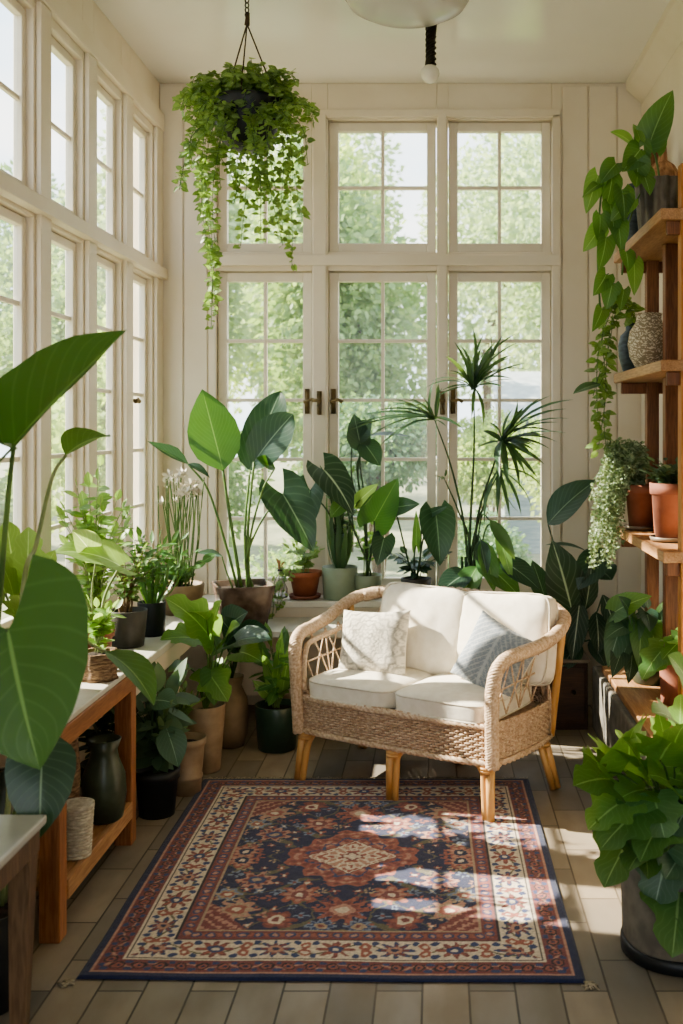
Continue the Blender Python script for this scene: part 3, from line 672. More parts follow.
ang_ = np.arctan2(aY/.24, aX/.24); dm = ((aX/.24)**1.2+(aY/.25)**1.2)**(1/1.2)+.085*np.cos(12*ang_)
tex = np.sin(aX*95+1.5*np.sin(aY*60))*np.sin(aY*88+1.5*np.sin(aX*66))
put(dm < 1.12, 'navy'); put((dm < 1.04) & (tex > -.72), 'rust'); put((dm < .98) & (tex > .42), 'pink'); put((dm < .98) & (tex < -.35), 'red'); put((dm < .72) & (dm > .66), 'navy2')
d2 = aX/.165+aY/.135+.05*np.cos(aX*120)*np.cos(aY*120); put(d2 < 1.08, 'red'); put(d2 < 1, 'cream'); put((d2 < .93) & (tex > .30), 'pink'); put((d2 < .93) & (tex < -.45), 'rust'); put(d2 < .30, 'red'); put(d2 < .2, 'cream')
# borders
def strip(lo, hi, base): put((e >= lo) & (e < hi), base)
strip(0, .028, 'navy'); strip(.028, .034, 'pink'); strip(.034, .100, 'red'); strip(.100, .106, 'cream'); strip(.106, .112, 'dk'); strip(.112, .222, 'cream'); strip(.222, .228, 'dk'); strip(.228, .278, 'red'); strip(.278, .285, 'sand')
onx = (hx-aX) < (hy-aY)                      # side borders run along y
S = np.where(onx, Y, X); Tt = e
def along(lo, hi, per, fn): 
    mid = (lo+hi)/2; k = np.floor(S/per+.5); ds = S-k*per; dt = Tt-mid; fn((e >= lo) & (e < hi), ds, dt, k.astype(int))
def g1(mk, ds, dt, k):
    v = (np.abs(dt-.012*np.sin(S*2*PI/.11)) < .0045) & mk; put(v, 'pink')
    r = np.hypot(ds, dt); put(mk & (r < .020), 'dk'); put(mk & (r < .014), 'rust'); put(mk & (r < .006), 'navy')
    r2 = np.hypot(np.abs(ds)-.0275, np.abs(dt)-.018); put(mk & (r2 < .008), 'navy2')
def g2(mk, ds, dt, k):
    r = np.hypot(ds, dt); put(mk & (r < .016), 'navy2'); put(mk & (r < .009), 'pink'); put(mk & (np.abs(np.abs(ds)-.022) < .004) & (np.abs(dt) < .012), 'rust')
def g3(mk, ds, dt, k):
    v = (np.abs(dt-.030*np.sin(S*2*PI/.30)) < .004) & mk; put(v, 'olive')
    for par, cs in ((0, ('red', 'rust', 'navy2', 'cream')), (1, ('navy2', 'red', 'pink', 'navy'))):
        r = np.hypot(ds*.8, dt); a = np.arctan2(dt, ds); q = .050*(.72+.28*np.cos(8*a)); pm = mk & (k % 2 == par)
        put(pm & (r < q), cs[0]); put(pm & (r < q*.72), cs[1]); put(pm & (r < .020), cs[2]); put(pm & (r < .009), cs[3])
    r = np.hypot(np.abs(ds)-.089, (np.abs(dt)-.020)*.8); put(mk & (r < .017), 'rust'); put(mk & (r < .007), 'cream')
    r = np.hypot(np.abs(ds)-.060, (np.abs(dt)-.038)); put(mk & (r < .012), 'navy2')
along(.034, .100, .062, g1); along(.228, .278, .048, g2); along(.116, .218, .178, g3)
wear = rs.rand(NY, NX, 1); col = col*(.80+.4*wear)
lum = col.mean(2, keepdims=True); col = col*.9+lum*.1; mott = (.5+.5*np.sin(X*310+3*np.sin(Y*90))*np.sin(Y*290+3*np.sin(X*80)))[..., None]; col = col*(.86+.24*mott); col = col*.95+np.array(lin('#8a7f78')[:3])*.04
r_ = thing('persian_rug', 'navy and red oriental rug with floral cream border on the stone floor', 'rug', ((RX0+RX1)/2, (RY0+RY1)/2, 0))
mb = MB(); cxm, cym = (RX0+RX1)/2, (RY0+RY1)/2
vs = []
for j in range(NY):
    for i in range(NX):
        x, y = gx[i], gy[j]; z = .009+.0022*mnoise.noise(V((x*3, y*3, 0)))+.0006*mnoise.noise(V((x*40, y*40, 0))); ee = min(hx-abs(x), hy-abs(y)); z *= min(1, .35+ee/.012)
        sk = .004*mnoise.noise(V((x*2.5, y*2.5, 5))); vs.append((cxm+x+sk-.006*(y/hy), cym+y-.010*(x/hx)*(-y/hy+1)/2+sk, z))
mb.add(vs, [(j*NX+i, j*NX+i+1, (j+1)*NX+i+1, (j+1)*NX+i) for j in range(NY-1) for i in range(NX-1)])
mb.col = np.concatenate([col.reshape(-1, 3), np.ones((NX*NY, 1))], 1)
M['rug'] = attrmat('rug_pile', .95, .35, 420, .25); mb.build('pile', M['rug'], r_)
mb = MB()
for k in range(150):
    x = RX0+.01+(RX1-RX0-.02)*k/150; mb.tube([(x, RY1-.004, .007), (x+rnd(-.008, .008), RY1+rnd(.012, .02), .004), (x+rnd(-.014, .014), RY1+rnd(.022, .04), .003)], .0017, 4)
mb.build('fringe', M['fringe'], r_)
for x, yy, s in ((RX0+.006, RY0+.006, -1), (RX1, RY0-.006, 1)):
    mb = MB()
    for k in range(16): mb.tube([(x, yy, .006), (x+s*rnd(0, .03), yy-rnd(.005, .03), .008), (x+s*rnd(-.01, .045), yy-rnd(.012, .04), .003)], .002, 4)
    mb.build('fringe', M['fringe'], r_)
# ------------------------------------------------------------------ wooden potting table, left
pt = thing('potting_table', 'warm wood potting table with a white top and a low slatted shelf at left', 'table', (-1.32, 3.55, 0))
w = MB(); w.bx(-1.54, -1.135, 3.14, 3.965, .640, .660); w.build('table_top', M['counter'], pt, smooth=False, bevel=.004)
w = MB(); w.bx(-1.152, -1.130, 3.16, 3.95, .575, .640); w.bx(-1.52, -1.152, 3.93, 3.95, .575, .64); w.bx(-1.52, -1.152, 3.16, 3.18, .575, .64); w.build('apron', M['teak'], pt, smooth=False, bevel=.003)
for x in (-1.165, -1.50):
    for y in (3.185, 3.925): w = MB(); w.bx(x-.032, x+.032, y-.032, y+.032, 0, .64); w.build('leg', M['teak_up'], pt, smooth=False, bevel=.004)
w = MB(); w.bx(-1.15, -1.128, 3.217, 3.893, .105, .165); w.bx(-1.52, -1.498, 3.217, 3.893, .105, .165)
for k in range(5): w.bx(-1.498+.07*k, -1.498+.07*k+.066, 3.17, 3.94, .150, .164)
w.build('low_shelf', M['oak'], pt, smooth=False, bevel=.003)
# small pale side table, front left corner
sd_ = thing('side_table', 'small table with a pale grey top and tapered wooden leg in the front left corner', 'table', (-1.2, 2.25, 0))
w = MB(); w.bx(-1.50, -.937, 1.95, 2.525, .600, .622); w.build('table_top', plain('pale_grey_top', '#c9cac6', '#b8bab6', .3, 5), sd_, smooth=False, bevel=.005)
gw = wood('ashy_brown_wood', '#8d735a', '#67503c', 2); w = MB(); w.bx(-.965, -.945, 1.98, 2.50, .545, .60); w.bx(-1.48, -.965, 2.49, 2.51, .545, .60); w.bx(-1.48, -.965, 1.97, 1.99, .545, .6); w.build('apron', gw, sd_, smooth=False, bevel=.003)
for x, y, sx in ((-.975, 2.475, -1), (-1.465, 2.475, 1), (-.975, 2.0, -1), (-1.465, 2.0, 1)):
    w = MB(); w.add([(x-.028, y-.028, .60), (x+.028, y-.028, .60), (x+.028, y+.028, .60), (x-.028, y+.028, .60)]+[(x+sx*.012-q*.015, y-.0-p*.015, 0) for q, p in ((1, 1), (-1, 1), (-1, -1), (1, -1))], [(0,1,2,3),(7,6,5,4),(0,4,5,1),(1,5,6,2),(2,6,7,3),(3,7,4,0)])
    w.build('leg', gw, sd_, smooth=False, bevel=.004)
# ------------------------------------------------------------------ shelf unit, right
su = thing('shelf_unit', 'tall open wooden shelf unit holding pots and vases along the right wall', 'shelf', (1.0, 4.7, 0))
for z, x0, y0 in ((2.42, .885, 4.15), (1.82, .885, 4.15), (1.06, .895, 4.15), (.36, .825, 3.95)):
    w = MB(); w.bx(x0, XR-.012, y0, 5.26, z-(.045 if z > 1 else .032), z); sh_ = w.build('shelf_board', M['oak'], su, smooth=False, bevel=.004)
    if z > 1:
        for yy in (5.20, 4.175): w = MB(); w.bx(.915, XR-.015, yy, yy+.03, z-.10, z-.046); w.build('bracket', M['oak_dark'], sh_, smooth=False, bevel=.003)
for x, y, m_ in ((1.065, 5.205, 'oak_dark'), (1.05, 4.72, 'oak_dark'), (.996, 4.185, 'oak'), (1.1, 4.185, 'oak_dark')):
    w = MB(); w.bx(x-.03, x+.03, y-.03, y+.03, .361, 2.98 if y > 5 else 2.374 if y > 4.3 else 2.60); w.build('post', M[m_] if m_ != 'oak' else wood('shelf_post_light', '#d39a5c', '#b47a40', 2), su, smooth=False, bevel=.004)
w = MB(); w.bx(.80, XR-.01, 4.0, 5.42, 0, .325); tag(w.build('stone_plinth', M['stone'], smooth=False, bevel=.012), 'grey stone block under the lowest wooden shelf at right', 'plinth')
# dark drawer chest behind the loveseat, right
dc = thing('drawer_chest', 'low dark brown drawer chest behind the right arm of the loveseat', 'chest', (.70, 5.50, 0))
w = MB(); w.bx(.40, .775, 5.39, 5.625, .0, .345); w.build('carcass', M['darkwood'], dc, smooth=False, bevel=.004)
w = MB(); w.bx(.385, .785, 5.375, 5.63, .345, .362); w.build('top', M['greige'], dc, smooth=False, bevel=.003)
w = MB(); w.bx(.42, .762, 5.375, 5.392, .04, .325); dr = w.build('drawer', M['darkwood'], dc, smooth=False, bevel=.006)
w = MB(); w.tube([(.70, 5.375, .20), (.70, 5.355, .20)], .010, 10); w.build('knob', M['iron'], dr)
# ------------------------------------------------------------------ ceiling light and bulb
cl = at(407, 8, 4.55); t = thing('ceiling_light', 'round glass bowl ceiling light', 'light', (cl.x, cl.y, ZC))
zb = 3.33
w = MB(); pr = [(.001, 0), (.10, .004), (.19, .022), (.25, .052), (.272, .085), (.272, .092), (.262, .088), (.24, .058), (.18, .032), (.09, .014), (.001, .010)]
w.lathe(pr, (cl.x, cl.y, zb), 48)
gm, nt, b = newmat('shade_glass'); b.inputs['Transmission Weight'].default_value = .45; b.inputs['Roughness'].default_value = .2; b.inputs['Base Color'].default_value = (.97, .96, .94, 1); M['shade'] = gm
w.build('glass_bowl', gm, t)
w = MB(); w.lathe([(.001, 0), (.07, 0), (.09, .02), (.09, ZC-zb-.07), (.001, ZC-zb-.07)], (cl.x, cl.y, zb+.069), 32); w.build('base_plate', M['milk'], t)
for k in range(3):
    a = k*2.1+.4; w = MB(); w.tube([(cl.x+.262*math.cos(a), cl.y+.262*math.sin(a), zb+.085), (cl.x+.16*math.cos(a), cl.y+.16*math.sin(a), ZC-.04), (cl.x+.088*math.cos(a), cl.y+.088*math.sin(a), ZC-.02)], .004, 6); w.build('clip_rod', M['brass'], t)
p = at(430, 74, 4.95); t = thing('bare_bulb_pendant', 'small round white bulb on a dark twisted holder below the ceiling', 'light', (p.x, p.y, ZC))
w = MB(); w.lathe([(.001, -.046), (.02, -.041), (.036, -.026), (.045, 0), (.040, .022), (.026, .036), (.018, .045), (.001, .046)], p, 24); w.build('bulb', M['milk'], t)
w = MB(); pts = [V((p.x, p.y, p.z+.04))]; w.tube([(p.x, p.y, p.z+.035), (p.x+.004, p.y, p.z+.12), (p.x+.008, p.y, ZC-.01)], [.026, .019, .028], 10)
for q in range(3): w.tube([(p.x+.004+.021*math.cos(k*.5+q*2.1), p.y+.021*math.sin(k*.5+q*2.1), p.z+.045+k*.0062) for k in range(30)], .006, 6)
w.lathe([(.001, -.02), (.045, -.015), (.05, 0), (.001, 0)], (p.x+.008, p.y, ZC), 20); w.build('holder', M['iron'], t)
# ------------------------------------------------------------------ plant kit
PROF = {
 'rim':   lambda r, b, h: [(b, 0), (b+(r-b)*.80, h*.78), (r*.985, h*.785), (r*1.06, h*.80), (r*1.08, h), (r*.98, h), (r*.93, h*.86)],
 'plain': lambda r, b, h: [(b*.94, 0), (b, h*.02), (r, h*.985), (r*.985, h), (r*.93, h), (r*.90, h*.88)],
 'ring':  lambda r, b, h: [(b, 0), (b*1.02, h*.25), (b*1.02+.006, h*.28), (b*1.02+.006, h*.32), (b*1.05, h*.35), (r*.97, h*.86), (r*1.05, h*.88), (r*1.06, h*.99), (r*.98, h), (r*.92, h*.88)],
 'bowl':  lambda r, b, h: [(b, 0), (r*.78, h*.22), (r*.95, h*.6), (r, h*.95), (r*.97, h), (r*.90, h*.97), (r*.88, h*.86)],
 'belly': lambda r, b, h: [(b*.75, 0), (b*.98, h*.16), (b*1.06, h*.45), (b*.96, h*.68), (r*.82, h*.86), (r*.98, h*.97), (r, h), (r*.86, h), (r*.8, h*.9)]}
def pot(name, label, cat, loc, r, b, h, mat, style='plain', saucer=None, n=36, group=None, soil=True, mod=None, sq=False):
    t = thing(name, label, cat, loc, 0, group); w = MB(); z0 = .018 if saucer else 0
    pr = [(q, z+z0) for q, z in PROF[style](r, b, h)]
    w.lathe(pr, loc, n if not sq else 64, sq, mod); w.build('pot', M[mat], t, bevel=0)
    if soil:
        w = MB(); rr, zz = pr[-1]; w.lathe([(rr*1.02, zz-.004), (rr*.7, zz+.004), (rr*.3, zz+.010), (.0001, zz+.012)], loc, 24 if not sq else 64, sq); w.build('soil', M['soil'], t)
    if saucer: w = MB(); w.lathe([(b*1.05, 0), (b*1.35, .006), (b*1.42, .022), (b*1.36, .022), (b*1.28, .012), (.001, .010)], loc, 32); w.build('saucer', M[saucer], t)
    return t, V(loc)+V((0, 0, pr[-1][1]))
def stalk(pts, r0, r1): 
    c = curve(pts, 7); m_ = MB(); m_.tube(c, [r0+(r1-r0)*i/(len(c)-1) for i in range(len(c))], 7); return m_
def bigleaf(t, mat, sm, stem, tip, width, shape='heart', face=(0, -1, .35), r=.006, **kw):
    """one leaf on its stalk: stem is the list of points from the soil to the blade"""
    m_ = MB(); kw.setdefault('nL', 14); kw.setdefault('nW', 8); m_.leaf(stem[-1], tip, width, shape, face, **kw)
    lf = m_.build('leaf', L[mat], t)
    if len(stem) > 1: stalk(stem, r, r*.6).build('leaf_stalk', M[sm], lf)
    return lf
def tuft(mbs, mbl, base, n, h, spread, ll, lw, per, shape='ovate', droop=.3, sr=.003, lean=(0, 0, 0), start=.3, nL=4, nW=2, face_up=.8, jit=.5, lobe=0):
    """stems rising from base, each set with leaves"""
    base = V(base)
    for k in range(n):
        a = 2*PI*k/n+rnd(-.5, .5); rr = spread*rnd(.25, 1); hh = h*rnd(.6, 1.05)
        top = base+V((math.cos(a)*rr, math.sin(a)*rr, hh))+V(lean)*rnd(.5, 1.1); mid = base+(top-base)*.5+V((-math.cos(a)*rr*.18, -math.sin(a)*rr*.18, hh*.10))
        c = curve([base+V((rnd(-.02, .02), rnd(-.02, .02), -.01)), mid, top], 6); mbs.tube(c, [sr*(1-.6*i/(len(c)-1)) for i in range(len(c))], 5)
        for q in range(per):
            tt = start+(1-start)*(q+1)/per; i = min(len(c)-1, int(tt*(len(c)-1))); p = c[i]; az = a+q*2.4+rnd(-jit, jit)
            if q == per-1: d = (c[-1]-c[-2]).normalized()+V((0, 0, -droop*.3))
            else: d = V((math.cos(az), math.sin(az), rnd(-.1, .7)-droop))
            s_ = ll*rnd(.65, 1.15); e = p+d.normalized()*s_
            mbl.leaf(p, e, lw*s_/ll, shape, (rnd(-.4, .4), -.35+rnd(-.3, .3), face_up), -.08+.22*droop*0+rnd(.02, .16), .2, lobe, nL, nW)
def vine(mbs, mbl, pts, ll, lw, gap, shape='ovate', sr=.0022, spread=1, nL=3, nW=2, per=2, lobe=0):
    c = curve(pts, 10); mbs.tube(c, sr, 4); acc = 0
    for a, b in zip(c, c[1:]):
        acc += (b-a).length
        while acc > gap:
            acc -= gap
            for _ in range(per):
                az = rnd(0, 2*PI); d = V((math.cos(az), math.sin(az)*.8-.25, rnd(-.75, .5))).normalized(); st = d*ll*.35*spread; s_ = ll*rnd(.55, 1.15)
                p = b+st; mbl.leaf(p, p+(d+V((0, 0, rnd(-.6, .2)))).normalized()*s_, lw*s_/ll, shape, (rnd(-.5, .5), -.8, rnd(.1, .9)), .1, .15, lobe, nL, nW)
                if spread > .6: mbs.tube([b, p], sr*.6, 3, caps=False)
def blades(mb, base, n, h, spread, w_, shape='strap', droop=.25, bend=.1):
    base = V(base)
    for k in range(n):
        a = rnd(0, 2*PI); rr = spread*rnd(.1, 1); hh = h*rnd(.55, 1.05); b = base+V((math.cos(a)*.02, math.sin(a)*.02, -.005))
        mb.leaf(b, base+V((math.cos(a)*rr, math.sin(a)*rr, hh)), w_*rnd(.7, 1.1), shape, (math.cos(a), math.sin(a), .5), bend+rnd(-.05, .12), .3, 0, 7, 2)
def fin(t, mbs, mbl, lm, sm='stem'):
    if mbl and mbl.v: mbl.build('foliage', L[lm], t)
    if mbs and mbs.v: mbs.build('stem', M[sm], t)
J = lambda s: rnd(-s, s)
# ------------------------------------------------------------------ front left: big-leaved elephant ear on the floor
t, s = pot('elephant_ear', 'elephant ear plant with huge leaves at the left edge of the foreground', 'potted plant', (-1.24, 2.83, 0), .15, .115, .27, 'black')
bigleaf(t, 'big', 'stem', [s, at(-2, 620, 2.72), at(8, 500, 2.66), at(14, 444, 2.64)], at(127, 330, 2.5), .29, 'heart', (-.50, -.72, .48), .009, bend=.02, fold=.50, lobe=.28, nL=18, nW=10, ripple=.006)
bigleaf(t, 'big', 'stem', [s+V((-.03, -.05, 0)), at(-22, 690, 2.5), at(-8, 640, 2.36), at(8, 630, 2.32)], at(40, 770, 2.24), .37, 'heart', (.05, -1, .15), .009, bend=.08, fold=.08, lobe=.46, nL=22, nW=14, ripple=.004)
bigleaf(t, 'dark', 'stem', [s+V((.02, 0, 0)), at(22, 790, 2.66), at(42, 764, 2.6)], at(40, 838, 2.55), .17, 'heart', (.1, -.8, .6), .006, bend=.1, fold=.1, lobe=.35)
bigleaf(t, 'mid', 'stem_pale', [s+V((.05, .04, 0)), at(22, 600, 2.95), at(36, 545, 3.1), at(52, 478, 3.1), at(66, 455, 3.1)], at(110, 437, 3.0), .115, 'ovate', (-.1, .35, 1), .008, bend=.16, fold=.5)
bigleaf(t, 'mid', 'stem_pale', [s+V((.05, .06, 0)), at(40, 660, 2.95), at(70, 632, 3.0), at(92, 645, 2.95), at(106, 652, 2.92)], at(154, 706, 2.85), .12, 'ovate', (.75, -.35, .6), .006, bend=.20, fold=.35)
bigleaf(t, 'big', 'stem', [s+V((-.06, 0, 0)), at(-30, 560, 2.75), at(-34, 470, 2.7), at(-30, 420, 2.7)], at(-95, 400, 2.5), .3, 'heart', (0, -1, .6), .008, bend=.1, fold=.15, lobe=.4)
# potting table plants
Z1 = .660
t, s = pot('lobed_philodendron', 'pale green lobed plant on the potting table behind the huge heart leaf', 'potted plant', (-1.34, 3.42, Z1), .085, .065, .13, 'terra', 'rim')
ml, ms = MB(), MB()
for (px, py, dd, wd) in ((4, 575, 3.3, .14), (28, 548, 3.4, .17), (48, 570, 3.45, .15), (10, 540, 3.5, .16), (38, 590, 3.3, .13), (-12, 560, 3.3, .14), (55, 600, 3.35, .12), (20, 605, 3.25, .13)):
    e = at(px, py, dd); b_ = s.lerp(e, .55)+V((0, 0, .05)); ms.tube(curve([s, s.lerp(b_, .5)+V((0, 0, .03)), b_], 5), .004, 5); ml.leaf(b_, e+(e-b_).normalized()*.07, wd, 'lobed', (J(.3), -.5, .9), .1, .15, .1, 14, 6, .01)
fin(t, ms, ml, 'lime', 'stem_pale')
t, s = pot('bark_bowl_plant', 'large pale-leaved plant growing from a rough bark bowl on the potting table', 'potted plant', tuple(at(99, 652, 3.72))[:2]+(Z1,), .072, .062, .10, 'log', 'bowl', mod=lambda a, z: 1+.06*math.sin(a*7)+.05*math.sin(a*13+z*90))
bigleaf(t, 'lime', 'stem_pale', [s, at(104, 600, 3.74), at(120, 566, 3.74)], at(50, 553, 3.6), .20, 'heart', (0, -.55, 1), .007, bend=.20, fold=.16, lobe=.2, ripple=.015)
bigleaf(t, 'pale', 'stem_pale', [s, at(92, 600, 3.72), at(96, 560, 3.72)], at(72, 530, 3.66), .12, 'ovate', (0, -.6, .8), .005, bend=.1, fold=.2, ripple=.01)
bigleaf(t, 'lime', 'stem_pale', [s, at(88, 605, 3.7), at(74, 590, 3.66)], at(56, 606, 3.6), .12, 'ovate', (0, -.7, .7), .005, bend=.1, fold=.2)
ml, ms = MB(), MB(); tuft(ms, ml, s, 12, .17, .11, .055, .035, 7, 'ovate', .25, .003, start=.2); fin(t, ms, ml, 'lime', 'stem_pale')
w = MB(); p = at(119, 655, 3.86); p.z = Z1
for k, (dx, l_, rr, zz) in enumerate(((0, .085, .026, .024),)): 
    a_ = p+V((-l_, -.03, zz)); b_ = p+V((l_, .03, zz+.004)); c = [a_.lerp(b_, i/9)+V((0, 0, .006*math.sin(i*1.9))) for i in range(10)]; w.tube(c, [rr*(.62+.3*math.sin(PI*(i+.7)/10)+.10*math.sin(i*2.7)) for i in range(10)], 9)
w.tube([p+V((-.02, 0, .035)), p+V((-.035, .01, .062)), p+V((-.05, .012, .080))], [.016, .012, .008], 7)
tag(w.build('driftwood', M['log']), 'knobbly piece of pale driftwood on the far end of the potting table', 'driftwood')
# left counter plants
Z2 = .62
p = at(92, 600, 4.12); t, s = pot('tall_light_green_plant', 'tall airy light green plant against the left windows', 'potted plant', (-1.36, 4.16, Z2), .075, .06, .13, 'terra2', 'rim')
ml, ms = MB(), MB(); tuft(ms, ml, s, 20, .52, .19, .062, .036, 13, 'ovate', .2, .003, lean=(.02, 0, .02), start=.15); tuft(ms, ml, s, 6, .72, .10, .07, .042, 10, 'ovate', .2, .0035, start=.5); fin(t, ms, ml, 'lime', 'stem_pale')
p = at(128, 645, 4.48); t, s = pot('woody_shrub', 'bushy shrub with dry woody stem in a plain charcoal pot, white counter', 'potted plant', (p.x, p.y, Z2), .082, .066, .155, 'charcoal')
ml, ms = MB(), MB(); tuft(ms, ml, s, 18, .29, .19, .048, .024, 12, 'lance', .25, .0025, start=.2); fin(t, ms, ml, 'fern', 'woody')
w = MB(); w.tube(curve([s+V((-.02, 0, -.01)), s+V((-.035, 0, .06)), s+V((-.01, .01, .13)), s+V((-.03, 0, .2))], 5), [.014-.0005*i for i in range(16)], 7); w.build('trunk', M['woody'], t)
p = at(156, 634, 4.72); t, s = pot('arching_grass_plant', 'arching leafy plant in a black woven pot on the white counter', 'potted plant', (p.x-.02, p.y, Z2), .062, .06, .15, 'black', 'plain', mod=lambda a, z: 1+.03*math.sin(a*16)*math.cos(z*160))
ml, ms = MB(), MB(); tuft(ms, ml, s, 18, .32, .20, .07, .024, 11, 'lance', .3, .0025, start=.2); blades(ml, s, 16, .34, .22, .020, 'strap'); fin(t, ms, ml, 'mid')
p = at(183, 612, 5.28); t, s = pot('white_flowering_chives', 'tall white-flowered chives in a wide tan bowl at the counter corner', 'potted plant', (p.x-.02, 5.28, Z2), .125, .085, .15, 'tan2', 'bowl')
ml, ms, mf = MB(), MB(), MB()
for k in range(34):
    a = rnd(0, 6.28); b_ = s+V((math.cos(a)*rnd(0, .09), math.sin(a)*rnd(0, .08), -.01)); top = V((b_.x+rnd(-.07, .07), b_.y+J(.05), s.z+rnd(.42, .60))); ms.tube(curve([b_, b_.lerp(top, .5)+V((J(.025), 0, 0)), top], 5), .0028, 5)
    if k % 2 == 0:
        mf = MB(); mf.lathe([(.001, -.006), (.008, 0), (.001, .007)], top, 8)
        for q in range(14):
            d = V((random.gauss(0, 1), random.gauss(0, 1), random.gauss(0, 1)*.6+.2)).normalized(); mf.leaf(top, top+d*.042, .018, 'ovate', d.orthogonal(), .1, .1, 0, 3, 2)
        mf.build('flower', M['petal'], t)
tuft(ms, ml, s, 9, .12, .16, .07, .05, 5, 'ovate', .2); fin(t, ms, ml, 'mid')
# bird of paradise in a square glazed pot on the low bench
p = at(237, 625, 5.42); t = thing('bird_of_paradise', 'tall paddle-leaved plant in a square brown glazed pot by the back left window', 'potted plant', (-1.0, 5.42, .53))
c0 = V((-1.0, 5.42, .53)); w = MB(); w.lathe([(.100, 0), (.108, .01), (.146, .212), (.146, .218), (.136, .218), (.132, .19)], c0, 96, True); w.v = [tuple(c0+Matrix.Rotation(.35, 3, 'Z') @ (V(v)-c0)) for v in w.v]; w.build('pot', M['brownglaze'], t, smooth=True)
w = MB(); w.lathe([(.132, .188), (.07, .196), (.001, .20)], c0, 96, True); w.v = [tuple(c0+Matrix.Rotation(.35, 3, 'Z') @ (V(v)-c0)) for v in w.v]; w.build('soil', M['soil'], t)
s = c0+V((0, 0, .195)); D = 5.38
def S_(dx, dy=0): return s+V((dx, dy, 0))
bigleaf(t, 'bop', 'stem', [S_(-.01), at(232, 530, D), at(223, 470, D-.03)], at(202, 389, D-.06), .265, 'ovate', (.12, -1, .1), .011, bend=-.05, fold=.12, nL=20, nW=10, ripple=.004)
bigleaf(t, 'dark', 'stem', [S_(.02, .02), at(245, 530, D), at(250, 470, D+.05)], at(281, 391, D+.14), .22, 'paddle', (-.2, -1, .25), .009, bend=.08, fold=.18, nL=16, nW=8, ripple=.01)
bigleaf(t, 'dark', 'stem', [S_(.03), at(248, 530, D), at(254, 462, D)], at(293, 414, D-.02), .22, 'paddle', (-.1, -1, .35), .009, bend=.1, fold=.2, nL=16, nW=8, ripple=.012)
bigleaf(t, 'bop', 'stem', [S_(.03, -.02), at(250, 540, D), at(262, 492, D-.02), at(275, 468, D-.03)], at(256, 458, D-.1), .11, 'ovate', (.3, -.6, .8), .007, bend=-.1, fold=.3)
bigleaf(t, 'dark', 'stem', [S_(-.03), at(226, 545, D), at(208, 490, D), at(188, 464, D-.02)], at(147, 441, D-.06), .075, 'lance', (-.5, -.6, .8), .008, bend=-.06, fold=.9)
bigleaf(t, 'dark', 'stem', [at(188, 464, D-.02)], at(210, 478, D-.05), .05, 'lance', (.2, -.6, .8), .006, bend=.1, fold=.6)
bigleaf(t, 'dark', 'stem', [S_(.05), at(246, 560, D), at(262, 520, D+.02), at(283, 494, D+.05)], at(314, 552, D-.02), .24, 'heart', (.2, -1, .4), .008, bend=.12, fold=.2, lobe=.35, ripple=.006)
bigleaf(t, 'blue', 'stem', [S_(-.05, -.02), at(226, 570, D), at(222, 556, D)], at(196, 553, D-.05), .07, 'lance', (0, -.5, 1), .005, bend=.1, fold=.2)
# sill: terracotta ivy, sage pot, jar, leafy pots
ZS = .62; DS = 5.74
p = at(305, 600, DS); t, s = pot('ivy_pot', 'small terracotta pot of trailing ivy on the back window sill', 'potted plant', (p.x, DS, ZS), .086, .062, .13, 'terra', 'rim', 'terra2')
ml, ms = MB(), MB(); tuft(ms, ml, s, 12, .16, .13, .045, .04, 5, 'heart', .3, .0022, start=.2)
for q in range(4): vine(ms, ml, [s, s+V((-.08-.01*q, -.07, .03)), s+V((-.10-.02*q, -.11, -.06)), s+V((-.12-.02*q, -.125, -.16-.03*q))], .04, .034, .03, 'heart', per=1)
fin(t, ms, ml, 'ivy')
p = at(340, 601, 5.73); t, s = pot('snake_plant', 'dense dark upright plant in a sage green pot on the back window sill', 'potted plant', (p.x, 5.73, ZS), .098, .09, .175, 'sage', 'plain')
ml, ms = MB(), MB(); blades(ml, s, 26, .44, .12, .034, 'lance', bend=.03); tuft(ms, ml, s, 12, .55, .13, .05, .028, 12, 'lance', .1, .004, start=.3); fin(t, ms, ml, 'strap', 'stem_dark')
bigleaf(t, 'darkv', 'stem_dark', [s, at(335, 520, 5.7), at(324, 470, 5.66)], at(353, 515, 5.58), .20, 'heart', (.3, -.9, .5), .006, bend=.22, fold=.12, lobe=.3)
bigleaf(t, 'dark', 'stem_dark', [s, at(332, 520, 5.7), at(310, 490, 5.66)], at(304, 540, 5.6), .18, 'heart', (-.2, -.9, .5), .006, bend=.15, fold=.15, lobe=.3)
p = at(367, 600, 5.72); t, s = pot('rubber_plant', 'plant with one bright heart leaf on the sill behind the left cushion', 'potted plant', (p.x, 5.74, ZS), .08, .07, .13, 'sage', 'plain')
q5 = 5.68
